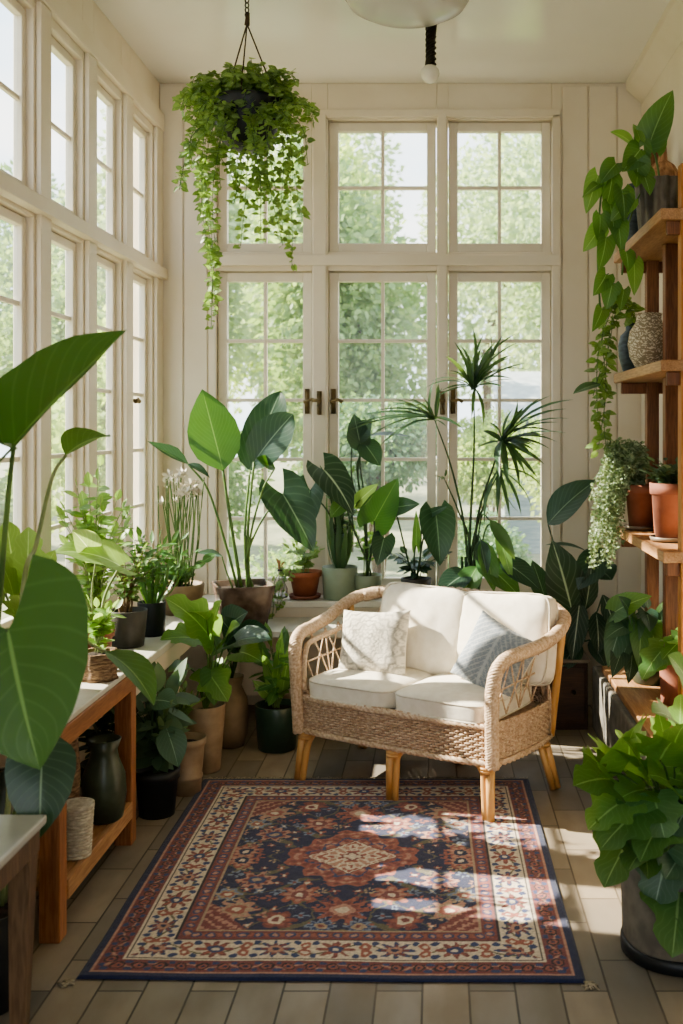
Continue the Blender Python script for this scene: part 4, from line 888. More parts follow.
for st, tip, wd, m_, sh_, fc in (
    ([at(365, 520, q5), at(357, 470, q5), at(362, 452, q5)], (354, 414), .13, 'dark', 'ovate', (0, -1, .2)),
    ([at(366, 510, q5), at(360, 462, q5), at(366, 437, q5)], (410, 437), .085, 'dark', 'ovate', (0, -.25, 1)),
    ([at(364, 520, q5), at(358, 476, q5), at(362, 440, q5)], (380, 466), .13, 'dark', 'ovate', (.2, -1, .3)),
    ([at(364, 520, q5), at(352, 480, q5), at(352, 440, q5)], (372, 420), .12, 'dark', 'ovate', (.2, -1, .3)),
    ([at(370, 560, q5), at(374, 535, q5), at(374, 521, q5)], (398, 478), .20, 'bop', 'heart', (.1, -1, .1)),
    ([at(370, 560, q5), at(372, 545, q5), at(384, 538, q5)], (377, 566), .13, 'dark', 'heart', (.2, -1, .4)),
    ([at(366, 560, q5), at(354, 530, q5), at(352, 508, q5)], (378, 484), .085, 'lime', 'ovate', (0, -1, .3)),
    ([at(370, 570, q5), at(350, 520, q5), at(346, 500, q5)], (330, 518), .09, 'mid', 'ovate', (0, -1, .3))):
    bigleaf(t, m_, 'stem_dark', [s]+st, at(tip[0], tip[1], q5-.05), wd, sh_, fc, .006, bend=.1, fold=.2, lobe=.25 if sh_ == 'heart' else 0, nL=10, nW=6)
ml, ms = MB(), MB(); tuft(ms, ml, s, 7, .30, .08, .055, .035, 8, 'ovate', .2); fin(t, ms, ml, 'bright')
p = at(416, 600, 5.74); t, s = pot('hanging_leaf_plant', 'plant with a drooping dark heart leaf below the middle and right window latch', 'potted plant', (p.x, 5.74, ZS), .085, .07, .11, 'charcoal')
for st, tip, wd, m_ in (([at(408, 560, q5), at(398, 520, q5), at(394, 508, q5)], (420, 488+16), .11, 'dark'), ([at(420, 560, q5), at(423, 520, q5), at(436, 514, q5)], (440, 566), .20, 'dark'), ([at(414, 560, q5), at(416, 545, q5)], (416, 510), .05, 'mid'), ([at(418, 570, q5), at(424, 535, q5), at(430, 514, q5)], (448, 506), .05, 'dark')):
    bigleaf(t, m_, 'stem_dark', [s]+st, at(tip[0], tip[1], q5-.06), wd, 'heart', (.15, -1, .35), .006, bend=.12, fold=.25, lobe=.25, nL=10, nW=6)
ml, ms = MB(), MB(); tuft(ms, ml, s, 12, .16, .15, .08, .045, 5, 'ovate', .4); fin(t, ms, ml, 'dark')
w = MB(); p = at(281, 600, 5.69); p.z = ZS; t = thing('glass_carafe', 'little clear glass carafe holding a dried stem, left of the terracotta ivy pot', 'carafe', tuple(p))
w.lathe([(.001, .002), (.03, .002), (.036, .012), (.036, .06), (.018, .10), (.016, .15), (.022, .165), (.019, .165), (.013, .15), (.015, .10), (.032, .06), (.032, .014), (.001, .008)], p, 28)
gm, nt, b = newmat('clear_glass'); b.inputs['Transmission Weight'].default_value = 1; b.inputs['Roughness'].default_value = .02; b.inputs['IOR'].default_value = 1.3; w.build('vessel', gm, t)
w = MB(); w.tube([p+V((0, 0, .01)), p+V((.004, 0, .12)), p+V((-.008, 0, .20))], .0022, 5)
for k in range(9): w.leaf(p+V((-.004, 0, .15+.006*k)), p+V((J(.03), J(.02), .17+.007*k)), .012, 'ovate', (0, -1, .3), .1, .1, 0, 3, 2)
w.build('dried_stem', M['tassel'], t)
# palm behind the loveseat
pc = V((.165, 5.36, 0)); t, s = pot('kentia_palm', 'tall feathery palm behind the loveseat in front of the right window', 'palm', tuple(pc), .15, .12, .50, 'charcoal')
ml, ms = MB(), MB(); DP = 5.38
def frond(stem, ctr, tips, w_=.032, bend=.08):
    st = [at(x, y, DP+.01*i) for i, (x, y) in enumerate(stem)]; cc = at(ctr[0], ctr[1], DP); c = curve([s+V((J(.03), J(.03), 0))]+st+[cc], 7); ms.tube(c, [.010-.007*i/(len(c)-1) for i in range(len(c))], 6)
    for i, (x, y) in enumerate(tips):
        e = at(x, y, DP+rnd(-.22, .12)); b_ = cc+V((J(.012), J(.012), J(.012))); e = e+(e-b_)*.12; ml.leaf(b_, e, w_*rnd(.6, .85), 'needle', (J(.5), -.45, .8), bend+rnd(0, .16), .35, 0, 8, 2)
        if i % 2 == 0: ml.leaf(b_, b_+Matrix.Rotation(rnd(.12, .3), 3, 'Y') @ (e-b_)*rnd(.6, .9), w_*.6, 'needle', (J(.5), -.45, .8), bend+rnd(0, .16), .35, 0, 8, 2)
def fantips(c, a0, a1, n, r0, r1, squash=1): return [(c[0]+math.cos(a)*rnd(r0, r1), c[1]-math.sin(a)*rnd(r0, r1)*squash) for a in [math.radians(a0+(a1-a0)*k/(n-1)) for k in range(n)]]
frond([(470, 530), (474, 450)], (474, 388), [(488, 338), (500, 340), (514, 338), (516, 346), (503, 352), (508, 358), (520, 366), (524, 372), (509, 380), (500, 370), (472, 332), (462, 350), (456, 346), (448, 360), (436, 382), (430, 388), (440, 396), (452, 372), (480, 352), (494, 346), (482, 424), (466, 360)], .034, .14)
frond([(476, 530), (492, 470)], (503, 440), [(566, 404), (560, 412), (552, 424), (560, 434), (546, 400), (536, 402), (545, 448), (540, 462), (534, 474), (526, 480), (518, 484), (508, 482), (500, 474), (522, 410), (528, 420), (512, 412), (516, 404), (490, 424), (484, 432), (478, 448), (552, 442), (530, 456), (541, 436)], .044, .10)
frond([(466, 540), (452, 470)], (434, 418), [(352, 432), (362, 424), (370, 416), (380, 412), (388, 404), (396, 400), (372, 438), (384, 444), (398, 436), (410, 400), (404, 408), (434, 384), (438, 386), (460, 428), (452, 424), (420, 396), (390, 422)], .030, .10)
frond([(472, 550), (486, 500)], (500, 470), fantips((500, 470), 250, 330, 6, 30, 60), .03, .15)
frond([(470, 550), (458, 510)], (444, 478), [(446, 470), (434, 476), (440, 482)], .02)
for k in range(9): ms.tube(curve([s+V((J(.05), J(.05), 0)), s+V((J(.05), J(.04), .2)), s+V((J(.07), J(.04), .45))], 5), .008, 6)
fin(t, ms, ml, 'palm', 'stem_dark')
w = MB()
for k in range(5): w.tube(curve([s+V((-.02+.012*k, J(.02), -.01)), s+V((-.025+.014*k, J(.02), .12)), s+V((-.01+.012*k, J(.02), .30))], 5), [.016-.0006*i for i in range(11)], 7)
w.build('trunk', M['woody'], t)
for (x0, y0), (x1, y1), wd, m_ in (((470, 572), (437, 596), .15, 'dark'), ((476, 560), (520, 598), .17, 'mid'), ((482, 540), (494, 592), .10, 'mid'), ((478, 566), (460, 604), .14, 'mid'), ((490, 520), (515, 560), .07, 'strap'), ((500, 560), (540, 590), .13, 'dark'), ((480, 540), (487, 575), .08, 'dark'), ((498, 530), (512, 580), .07, 'bright')):
    bigleaf(t, m_, 'stem_dark', [s, at((470+x0)/2, y0+4, 5.36), at(x0, y0, 5.3)], at(x1, y1, 5.22), wd, 'ovate', (J(.3), -.7, .7), .005, bend=.18, fold=.2, nL=10, nW=6)
# dark veined plant on the chest, right
t, s = pot('veined_calathea', 'dark plant with pale-veined tall leaves on the brown chest behind the loveseat', 'potted plant', (.60, 5.50, .362), .105, .085, .18, 'dkgreen')
dq = 5.46
for stem, tip, wd, m_, sh_, fc in (
    ([(556, 560), (548, 524)], (597, 480), .20, 'dark', 'ovate', (-.4, -.8, .7)),
    ([(566, 620), (572, 612)], (552, 540), .22, 'darkv', 'ovate', (.1, -1, .1)),
    ([(575, 600), (588, 552)], (545, 545), .08, 'dark', 'lance', (0, -.2, 1)),
    ([(584, 600), (605, 548)], (578, 590), .17, 'dark', 'ovate', (-.2, -.9, .5)),
    ([(590, 600), (600, 570)], (612, 520+60), .15, 'dark', 'ovate', (.2, -.9, .3)),
    ([(582, 620), (585, 610)], (592, 560), .10, 'darkv', 'lance', (.1, -1, .1)),
    ([(590, 630), (596, 612)], (598, 655), .12, 'darkv', 'ovate', (.3, -1, .3)),
    ([(575, 630), (580, 600)], (572, 662), .12, 'darkv', 'ovate', (-.1, -1, .3)),
    ([(560, 630), (545, 598)], (532, 560), .11, 'dark', 'ovate', (0, -1, .2)),
    ([(590, 620), (603, 595)], (618, 640), .10, 'darkv', 'lance', (.2, -1, .3)),
    ([(565, 625), (540, 600)], (515, 612), .14, 'dark', 'ovate', (0, -.7, .8)),
    ([(580, 640), (590, 640)], (606, 668), .10, 'dark', 'ovate', (.2, -.8, .6)),
    ([(570, 640), (578, 640)], (560, 672), .13, 'dark', 'ovate', (0, -.8, .6))):
    bigleaf(t, m_, 'stem_dark', [s]+[at(x, y, dq) for x, y in stem], at(tip[0], tip[1], dq-.08), wd, sh_, fc, .006, bend=.12, fold=.22, nL=12, nW=6)
# ------------------------------------------------------------------ pots on the floor, left
def X_(px, d): return (px-CX)*d/F
t, s = pot('black_pot_plant', 'grey-green plant in a black plastic pot on the floor beside the potting table', 'potted plant', (X_(157, 4.22), 4.22, 0), .085, .07, .185, 'black', 'rim')
ml, ms = MB(), MB(); tuft(ms, ml, s, 15, .34, .14, .12, .06, 7, 'ovate', .5, .003, start=.15, nL=6); fin(t, ms, ml, 'grey', 'stem_dark')
bigleaf(t, 'blue', 'stem_dark', [s, s+V((.03, -.03, .15)), s+V((.05, -.06, .21))], s+V((.11, -.10, .06)), .12, 'ovate', (.3, -.8, .6), .005, bend=.18, fold=.15)
bigleaf(t, 'blue', 'stem_dark', [s, s+V((-.01, -.03, .2)), s+V((0, -.05, .31))], s+V((.10, -.08, .30)), .12, 'ovate', (.1, -.6, .8), .005, bend=.18, fold=.15)
t, s = pot('ringed_tan_pot_plant', 'small bushy plant in a ringed tan pot next to the black floor pot', 'potted plant', (X_(187, 4.47), 4.47, 0), .076, .06, .235, 'tan', 'ring')
ml, ms = MB(), MB(); tuft(ms, ml, s+V((-.03, 0, 0)), 14, .22, .06, .035, .02, 9, 'ovate', .1, .003, start=.2, nL=3); fin(t, ms, ml, 'fern')
t, s = pot('broad_leaf_floor_plant', 'bright broad-leaved plant in a large tan floor pot before the white counter', 'potted plant', (X_(205, 4.76), 4.76, 0), .092, .07, .30, 'tan', 'plain')
dl = 4.72
for stem, tip, wd, m_ in (([(212, 660), (208, 635)], (165, 598), .24, 'bright'), ([(216, 660), (214, 640)], (222, 600), .17, 'bright'), ([(208, 660), (200, 640)], (160, 640), .19, 'bright'), ([(218, 665), (226, 640)], (240, 625), .14, 'mid'), ([(214, 680), (208, 672)], (228, 702), .18, 'bright'), ([(200, 680), (190, 668)], (168, 672), .13, 'mid'), ([(224, 670), (240, 652)], (262, 662), .14, 'mid'), ([(206, 690), (216, 672)], (214, 706), .14, 'mid'), ([(226, 660), (236, 642)], (272, 640), .16, 'dark'), ([(210, 655), (206, 620)], (188, 612), .13, 'lime'), ([(200, 690), (196, 700)], (178, 716), .11, 'tan' and 'lime')):
    bigleaf(t, m_, 'stem', [s]+[at(x, y, dl) for x, y in stem], at(tip[0], tip[1], dl-.12), wd, 'lobed' if m_ == 'bright' else 'heart', (J(.3), -.65, .8), .0055, bend=.16, fold=.18, lobe=.2, nL=16, nW=6, ripple=.008)
t, s = pot('tall_greige_vase_plant', 'dark big-leaved plant in a tall beige belly pot in the back left corner', 'potted plant', (X_(231, 5.13), 5.13, 0), .062, .082, .34, 'tan2', 'belly')
for stem, tip, wd, m_ in (([(238, 650), (228, 628)], (248, 612), .20, 'dark'), ([(238, 655), (244, 636)], (270, 632), .15, 'dark'), ([(230, 655), (222, 640)], (213, 656), .13, 'mid'), ([(236, 655), (250, 648)], (268, 660), .12, 'mid'), ([(236, 650), (236, 640)], (218, 616), .14, 'dark')):
    bigleaf(t, m_, 'stem_dark', [s]+[at(x, y, 5.1) for x, y in stem], at(tip[0], tip[1], 5.0), wd, 'heart', (J(.2), -.8, .6), .006, bend=.12, fold=.2, lobe=.25)
t, s = pot('dark_green_pot_plant', 'upright leafy plant in a wide dark green pot left of the loveseat', 'potted plant', (X_(277, 5.08), 5.08, 0), .108, .09, .215, 'dkgreen', 'plain')
ml, ms = MB(), MB(); tuft(ms, ml, s, 14, .30, .13, .12, .05, 5, 'ovate', .3, .004, start=.25, nL=6); fin(t, ms, ml, 'mid')
for tip, wd in (((282, 628), .06), ((262, 648), .07), ((292, 640), .07), ((252, 680), .07)): bigleaf(t, 'bright', 'stem', [s, s+V((J(.03), -.02, .06))], at(tip[0], tip[1], 5.0), wd, 'lance', (J(.3), -1, .4), .005, bend=.1, fold=.3)
# on and under the potting table
p = at(104, 800, 3.72); t = thing('green_jug', 'dark green ceramic jug on the low shelf of the potting table', 'jug', (p.x, p.y, .164))
w = MB(); w.lathe([(.055, 0), (.066, .01), (.078, .09), (.074, .16), (.052, .215), (.046, .245), (.060, .285), (.055, .287), (.042, .25), (.046, .215), (.001, .2)], (p.x, p.y, .164), 32); w.build('body', M['jug'], t)
w = MB(); w.tube(curve([(p.x-.048, p.y-.02, .164+.265), (p.x-.09, p.y-.04, .164+.25), (p.x-.105, p.y-.045, .164+.19), (p.x-.068, p.y-.03, .164+.13)], 7), .008, 8); w.build('handle', M['jug'], t)
p = at(77, 845, 3.40); t = thing('white_basket', 'small white woven basket on the low shelf next to the near table leg', 'basket', (p.x, p.y, .164)); w = MB()
for k in range(16): w.lathe([(.040+.0006*k-.004, k*.0102), (.044+.0006*k, k*.0102+.003), (.044+.0006*k, k*.0102+.008), (.040+.0006*k-.004, k*.0102+.0102)], (p.x, p.y, .164), 40, mod=lambda a, z, k=k: 1+.03*math.cos(a*20+PI*(k % 2)))
w.build('weave', M['whitebasket'], t); w = MB(); w.lathe([(.046, .158), (.055, .160), (.055, .172), (.046, .170)], (p.x, p.y, .164), 32); w.build('rim', M['whitebasket'], t)
p = (-1.30, 3.62, .164); t = thing('bark_vase', 'brown rough-textured vase on the low shelf behind the white basket', 'vase', p); w = MB()
w.lathe([(.05, 0), (.062, .05), (.066, .2), (.058, .32), (.05, .36), (.042, .36), (.05, .3), (.001, .28)], p, 32, mod=lambda a, z: 1+.03*math.sin(a*9+z*30)); w.build('body', M['log'], t)
p = (-1.36, 3.30, .164); t = thing('dark_bottle', 'dark glass bottle at the back of the low table shelf', 'bottle', p); w = MB(); w.lathe([(.04, 0), (.045, .01), (.045, .18), (.018, .24), (.016, .31), (.02, .315), (.001, .315)], p, 28); w.build('body', M['jug'], t)
t, s = pot('shadow_pot_plant', 'low dark leafy plant in a black pot standing behind the potting table legs', 'potted plant', (-1.34, 4.24, 0), .10, .08, .2, 'black')
ml, ms = MB(), MB(); tuft(ms, ml, s, 10, .24, .13, .1, .05, 6, 'ovate', .4); fin(t, ms, ml, 'dark')
# ------------------------------------------------------------------ hanging basket
hp = at(248, 150, 4.6); hb = hp.z; hx_, hy_ = hp.x, 4.6
t = thing('hanging_basket', 'dark hanging basket with trailing bright green vines below the ceiling at left', 'hanging plant', (hx_, hy_, hb))
w = MB(); w.lathe([(.075, 0), (.11, .025), (.143, .11), (.152, .20), (.156, .215), (.146, .215), (.135, .19), (.001, .18)], (hx_, hy_, hb), 32); w.build('pot', M['black'], t)
w = MB(); hk = at(247, 24, 4.6); 
for k in range(3):
    a = .5+k*2.094; w.tube([(hx_+.15*math.cos(a), hy_+.15*math.sin(a), hb+.205), hk], .0035, 5)
w.tube([hk+V((0, 0, -.005)), hk+V((.004, 0, .05))], [.012, .008], 8); w.build('cord', M['cord'], t)
w = MB(); z = hk.z+.04
while z < ZC-.02:
    w.tube([V((hk.x+.008*math.cos(a_/6*2*PI)*(1), hk.y, z+.014*math.sin(a_/6*2*PI))) for a_ in range(6)], .003, 4, closed=True); z += .021
w.lathe([(.001, -.03), (.02, -.02), (.022, 0), (.001, 0)], (hk.x, hk.y, ZC), 16); w.build('chain', M['iron'], t)
ml, ms = MB(), MB(); so_ = V((hx_, hy_, hb+.19))
PATHS = [[(214, 112), (198, 150), (196, 215), (206, 270), (207, 326)], [(212, 118), (186, 150), (178, 190)], [(218, 110), (203, 170), (206, 240), (203, 305)], [(228, 118), (214, 190), (213, 262)], [(275, 115), (284, 165), (287, 225), (290, 268)], [(268, 122), (270, 180), (280, 245)], [(255, 128), (262, 180), (266, 238)], [(244, 130), (246, 185), (241, 246)], [(280, 110), (300, 130), (304, 165)], [(285, 105), (306, 105), (318, 112)],
         [(215, 105), (195, 92), (182, 104)], [(258, 130), (256, 170), (258, 205)], [(280, 112), (294, 170), (296, 215)], [(236, 130), (232, 165), (236, 196)], [(225, 122), (222, 160), (226, 190)], [(212, 116), (190, 140), (188, 168)]]
for P_ in PATHS:
    for rep in range(2):
        dx = J(9); dd = rnd(-.10, .06); cut = 1 if rep == 0 else rnd(.55, .95); n_ = len(P_)
        pts = [so_]+[at(x+dx*(i/n_)+J(4), P_[0][1]+(y-P_[0][1])*cut, 4.6-.13+dd) for i, (x, y) in enumerate(P_)]
        vine(ms, ml, pts, .031, .028, .021, 'heart', .0014, 1.2, per=2, lobe=.25)
for k in range(105):
    a = rnd(0, 2*PI); el = rnd(-.6, 1.2); R_ = rnd(.14, .30); e = so_+V((math.cos(a)*math.cos(el)*R_*1.05, math.sin(a)*math.cos(el)*R_*.7, math.sin(el)*R_*.62+.02)); vine(ms, ml, [so_+V((math.cos(a)*.06, math.sin(a)*.06, 0)), so_.lerp(e, .55)+V((0, 0, .05)), e, e+V((math.cos(a)*.03, 0, -.05))], .034, .030, .022, 'heart', .0014, 1.0, per=2, lobe=.25)
fin(t, ms, ml, 'ivy')
# ------------------------------------------------------------------ right shelf contents
loc = (.985, 4.62, 2.42); t, s = pot('pothos_pot', 'trailing pothos with large leaves in a dark ribbed pot on the top shelf', 'potted plant', loc, .112, .095, .215, 'ribbed', 'plain', n=96, mod=lambda a, z: 1+.05*math.cos(a*16))
dp = 4.56; ms = MB()
main = [s, s+V((-.10, -.06, .10)), at(606, 178, dp), at(598, 245, dp), at(600, 310, dp)]; ms.tube(curve(main, 8), .005, 6); ms.tube(curve([s, s+V((-.06, -.03, .03)), at(628, 225, dp), at(622, 275, dp)], 8), .004, 6); ms.tube(curve([s, s+V((-.03, -.02, .14)), at(648, 140, dp)], 8), .005, 6); ms.build('stem', M['stem'], t)
for (x0, y0), (x1, y1), wd, m_ in (((650, 142), (673, 90), .15, 'mid'), ((630, 142), (610, 132), .075, 'bright'), ((640, 140), (633, 124), .05, 'bright'), ((640, 150), (622, 172), .12, 'mid'), ((638, 160), (636, 188), .11, 'mid'), ((616, 164), (600, 184), .10, 'mid'), ((598, 176), (586, 214), .095, 'bright'), ((604, 182), (582, 198), .06, 'mid'), ((612, 178), (604, 212), .10, 'mid'), ((600, 228), (583, 252), .09, 'bright'), ((600, 215), (598, 242), .09, 'mid'), ((610, 205), (614, 238), .10, 'mid'), ((606, 238), (598, 272), .09, 'mid'), ((606, 275), (593, 296), .09, 'mid'), ((626, 252), (628, 272), .08, 'mid'), ((634, 262), (634, 296), .08, 'bright'), ((612, 285), (606, 310), .09, 'mid'), ((640, 168), (650, 196), .11, 'mid'), ((622, 190), (624, 222), .11, 'mid'), ((630, 200), (610, 222), .09, 'bright'), ((602, 310), (592, 332), .07, 'mid'), ((624, 290), (620, 312), .06, 'mid'), ((655, 150), (660, 112), .10, 'mid'), ((618, 222), (621, 252), .09, 'mid')):
    a_ = at(x0, y0, dp-rnd(0, .08)); bigleaf(t, m_, 'stem', [a_+V((.015, .03, .01)), a_], at(x1, y1, dp-rnd(.02, .14)), wd, 'heart', (J(.45), -.9, .35), .003, bend=.12, fold=.2, lobe=.2, nL=9, nW=6)
t = thing('straw_brush', 'peach-capped dark straw brush standing beside the ribbed pothos pot', 'brush', (1.06, 4.93, 2.42)); w = MB(); o_ = (1.06, 4.93, 2.42)
w.lathe([(.06, 0), (.075, .02), (.082, .29), (.06, .305), (.001, .31)], o_, 48, mod=lambda a, z: 1+.05*math.cos(a*18)); w.build('bristle', M['ribbed'], t)
w = MB(); w.lathe([(.084, .285), (.080, .315), (.055, .36), (.022, .385), (.016, .46), (.02, .50), (.001, .51)], o_, 32); w.build('cap', M['tassel'], t)
w = MB(); p = (.965, 5.09, 2.42); t = thing('dark_slim_vase', 'slim dark vase half hidden behind the pothos leaves on the top shelf', 'vase', p); w.lathe([(.04, 0), (.05, .02), (.062, .14), (.05, .24), (.035, .28), (.04, .31), (.034, .31), (.028, .28), (.001, .25)], p, 32); w.build('body', M['bluevase'], t)
p = (.955, 5.12, 1.82); t = thing('blue_vase', 'blue-grey ribbed clay vase on the second shelf', 'vase', p); w = MB(); w.lathe([(.042, 0), (.05, .01), (.070, .08), (.072, .13), (.06, .18), (.036, .205), (.034, .222), (.045, .24), (.040, .242), (.029, .225), (.029, .205), (.001, .19)], p, 40, mod=lambda a, z: 1+.006*math.sin(z*230)); w.build('body', M['bluevase'], t)
def lace(name):
    m, nt, b = newmat(name); tc = N(nt, 'ShaderNodeTexCoord'); vo = N(nt, 'ShaderNodeTexVoronoi', feature='DISTANCE_TO_EDGE'); vo.inputs['Scale'].default_value = 34; nt.links.new(tc.outputs['Object'], vo.inputs['Vector'])
    wv = N(nt, 'ShaderNodeTexWave', wave_type='RINGS'); wv.inputs['Scale'].default_value = 22; wv.inputs['Distortion'].default_value = 9; wv.inputs['Detail Scale'].default_value = 2.5; nt.links.new(tc.outputs['Object'], wv.inputs['Vector'])
    f = mth(nt, 'MULTIPLY', mth(nt, 'GREATER_THAN', vo.outputs[0], .06), mth(nt, 'GREATER_THAN', wv.outputs['Fac'], .42)); nt.links.new(mixc(nt, f, lin('#9c8d75'), lin('#ded3bd')), b.inputs['Base Color']); b.inputs['Roughness'].default_value = .7; bump(nt, b, f, .4, .004); return m
M['lace'] = lace('patterned_clay')
p = (.985, 4.885, 1.82); t = thing('patterned_vase', 'round cream vase with an all-over dark scroll pattern on the second shelf', 'vase', p); w = MB(); w.lathe([(.045, 0), (.06, .008), (.088, .06), (.098, .12), (.088, .18), (.064, .215), (.058, .235), (.062, .262), (.056, .262), (.05, .235), (.055, .215), (.001, .2)], p, 44); w.build('body', M['lace'], t)
Z3 = 1.06
t, s = pot('silver_trailing_plant', 'silvery variegated plant spilling from terracotta over the third shelf edge', 'potted plant', (.985, 5.06, Z3), .078, .06, .20, 'terra2', 'rim', 'greige'); ml, ms = MB(), MB()
for k in range(80):
    x1 = rnd(594, 642); yb = rnd(490, 572) if x1 < 624 else rnd(470, 505); dd = rnd(4.94, 5.1); xs = rnd(604, 645) 
    vine(ms, ml, [s, at((xs+640)/2, 455+J(8), dd+.02), at(xs, 462+J(12), dd), at((xs+x1)/2-4, (462+yb)/2, dd), at(min(x1, 622)-rnd(0, 8), yb, dd)] if x1 < 628 else [s, at(xs, 450+J(8), dd), at(x1, yb-30, dd-.05)], .019, .014, .0125, 'ovate', .0011, .7, nL=2, per=3)
fin(t, ms, ml, 'varieg', 'stem_pale')
t, s = pot('succulent_pot', 'grey-green crinkled plant in terracotta at the near end of the third shelf', 'potted plant', (1.008, 4.54, Z3), .082, .062, .235, 'terra2', 'rim', 'greige'); ml, ms = MB(), MB()
tuft(ms, ml, s, 26, .12, .15, .05, .034, 6, 'ovate', .25, .002, start=.2, nL=3); fin(t, ms, ml, 'grey')
t, s = pot('small_shelf_shrub', 'small leafy plant between the two terracotta pots of the third shelf', 'potted plant', (1.06, 4.88, Z3), .06, .05, .17, 'terra', 'plain'); ml, ms = MB(), MB()
tuft(ms, ml, s, 22, .17, .14, .045, .03, 6, 'ovate', .25, .002, start=.2, nL=3); fin(t, ms, ml, 'grey')
# thin variegated vine hanging off the second shelf
t, s = pot('hanging_vine_pot', 'small dark pot with a thin yellow-green vine hanging past the third shelf', 'potted plant', (1.05, 5.14, 1.82), .05, .042, .10, 'charcoal'); ml, ms = MB(), MB()
for pts in ([(622, 300), (603, 330), (606, 390), (598, 450)], [(622, 300), (600, 345), (597, 400), (602, 440)], [(622, 300), (608, 350), (600, 372), (593, 396)], [(624, 300), (610, 330), (604, 420), (610, 470)]):
    vine(ms, ml, [s]+[at(x, y, 5.0) for x, y in pts], .048, .036, .036, 'heart', .002, 1, per=2, lobe=.2)
fin(t, ms, ml, 'ivy')
bigleaf(t, 'blue', 'stem', [at(604, 375, 5.0), at(600, 384, 4.98)], at(573, 394, 4.9), .07, 'ovate', (0, -.5, .9), .002, bend=.1, fold=.2)
# lowest shelf
ZB = .36
t, s = pot('glossy_shelf_plant', 'glossy dark green drooping plant in a dark pot on the lowest shelf', 'potted plant', (1.0, 4.92, ZB), .10, .08, .16, 'dkgreen'); d6 = 4.78
for stem, tip, wd, m_ in (([(634, 620), (615, 612)], (652, 596), .13, 'mid'), ([(630, 630), (622, 622)], (608, 668), .13, 'blue'), ([(634, 630), (634, 622)], (622, 662), .12, 'blue'), ([(640, 630), (640, 622)], (638, 668), .12, 'mid'), ([(636, 640), (626, 640)], (612, 678), .11, 'dark'), ([(645, 630), (650, 625)], (657, 655), .11, 'mid'), ([(640, 640), (632, 650)], (628, 684), .10, 'dark'), ([(640, 625), (630, 618)], (618, 596), .10, 'dark'), ([(645, 640), (650, 650)], (645, 682), .10, 'mid'), ([(640, 628), (626, 626)], (604, 640), .10, 'blue'), ([(645, 620), (646, 612)], (650, 632), .10, 'dark')):
    bigleaf(t, m_, 'stem', [s]+[at(x, y, d6+.06) for x, y in stem], at(tip[0], tip[1], d6-rnd(0, .08)), wd, 'heart', (J(.3), -.8, .6), .004, bend=.18, fold=.2, lobe=.2, nL=10, nW=6)
ml, ms = MB(), MB(); tuft(ms, ml, s, 9, .2, .12, .08, .05, 5, 'ovate', .3); fin(t, ms, ml, 'dark')
t, s = pot('brown_pot_shelf_plant', 'bright leafy plant in a brown clay pot, near end of the lowest shelf', 'potted plant', (1.05, 4.545, ZB), .088, .08, .2, 'terra2', 'plain'); d6 = 4.3
for stem, tip, wd, m_ in (([(672, 650), (664, 648)], (642, 680), .15, 'mid'), ([(675, 640), (668, 640)], (690, 648), .10, 'bright'), ([(680, 640), (682, 640)], (662, 660), .12, 'mid'), ([(676, 650), (670, 655)], (655, 672), .12, 'mid'), ([(684, 640), (690, 630)], (700, 655), .13, 'bright')):
    bigleaf(t, m_, 'stem', [s]+[at(x, y, d6+.05) for x, y in stem], at(tip[0], tip[1], d6-.05), wd, 'lobed', (J(.3), -.7, .8), .004, bend=.14, fold=.15, lobe=.2, nL=14, nW=6)
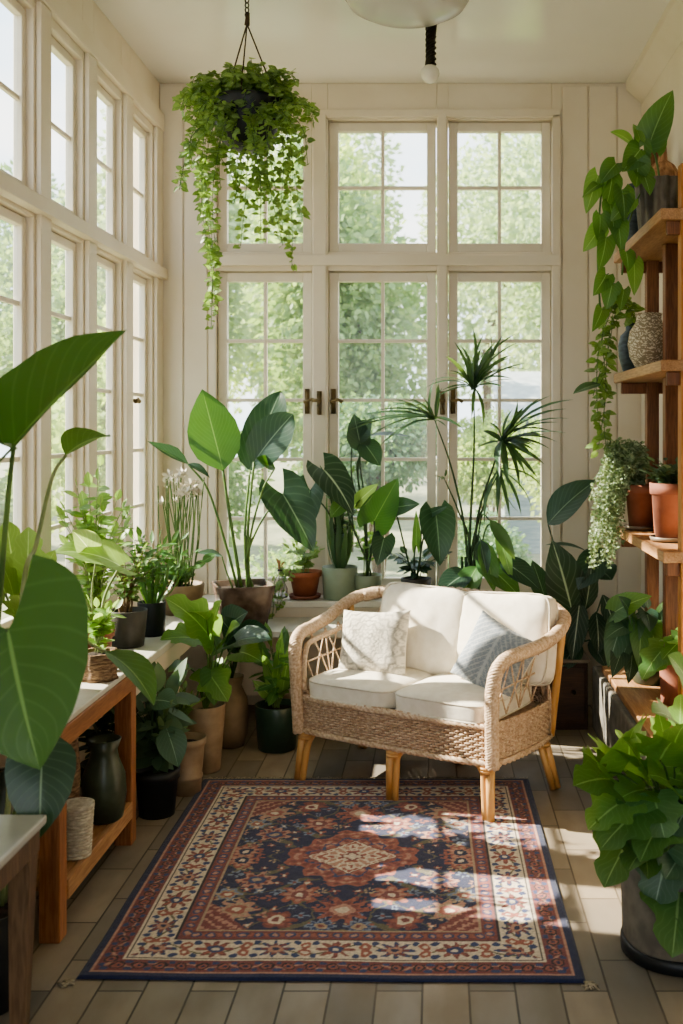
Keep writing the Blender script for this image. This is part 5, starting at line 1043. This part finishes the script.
# front right plant
t = thing('leafy_foreground_plant', 'big bright leafy plant in a grey felt pot, right edge of the foreground', 'potted plant', (.715, 3.12, 0)); o_ = V((.715, 3.12, 0))
w = MB(); w.lathe([(.158, .035), (.162, .05), (.168, .31), (.164, .318), (.155, .316), (.15, .28)], o_, 48, mod=lambda a, z: 1+.012*math.sin(a*5+z*14)); w.build('pot', M['fabricgrey'], t)
w = MB(); w.lathe([(.155, 0), (.167, .004), (.168, .038), (.158, .042)], o_, 48); w.build('base', M['black'], t)
w = MB(); w.lathe([(.152, .275), (.08, .29), (.001, .295)], o_, 32); w.build('soil', M['soil'], t); s = o_+V((0, 0, .29)); d7 = 2.98
FG = [((620, 770), (608, 748), .19, 'bright'), ((630, 760), (640, 722), .19, 'bright'), ((612, 780), (573, 786), .17, 'mid'), ((600, 770), (582, 752), .09, 'bright'), ((625, 800), (588, 830), .14, 'bright'), ((640, 810), (600, 850), .16, 'mid'), ((636, 830), (604, 888), .17, 'mid'), ((625, 820), (596, 822), .12, 'bright'), ((660, 820), (640, 862), .15, 'mid'), ((670, 790), (648, 775), .16, 'bright'), ((660, 760), (672, 742), .16, 'bright'), ((676, 726), (652, 712), .12, 'bright'), ((672, 760), (690, 720), .18, 'bright'),
      ((668, 850), (655, 905), .18, 'blue'), ((684, 850), (665, 880), .18, 'blue'), ((680, 880), (672, 958), .19, 'mid'), ((690, 890), (690, 950), .2, 'mid'), ((650, 850), (628, 872), .13, 'mid'), ((645, 790), (618, 800), .14, 'bright'), ((655, 800), (665, 840), .15, 'mid'), ((690, 800), (672, 838), .17, 'blue'), ((640, 840), (648, 880), .13, 'mid'), ((700, 780), (720, 760), .18, 'mid'), ((705, 830), (730, 860), .18, 'mid'), ((690, 690), (640+28, 655), .13, 'bright'), ((640, 770), (622, 738), .13, 'lime'), ((680, 900), (700, 940), .16, 'mid')]
for (x0, y0), (x1, y1), wd, m_ in FG:
    b_ = at(x0, y0, d7+rnd(-.02, .12)); bigleaf(t, m_, 'stem', [s+V((J(.05), J(.05), 0)), s.lerp(b_, .55)+V((0, 0, .07)), b_], at(x1, y1, d7-rnd(.02, .16)), wd*1.2, 'lobed', (J(.4), -.65, .85), .0045, bend=.14, fold=.18, lobe=.22, nL=18, nW=8, ripple=.012)
ml, ms = MB(), MB(); tuft(ms, ml, s, 16, .36, .17, .10, .08, 5, 'lobed', .3, .0035, start=.35, nL=10, nW=4, lobe=.15); fin(t, ms, ml, 'bright')
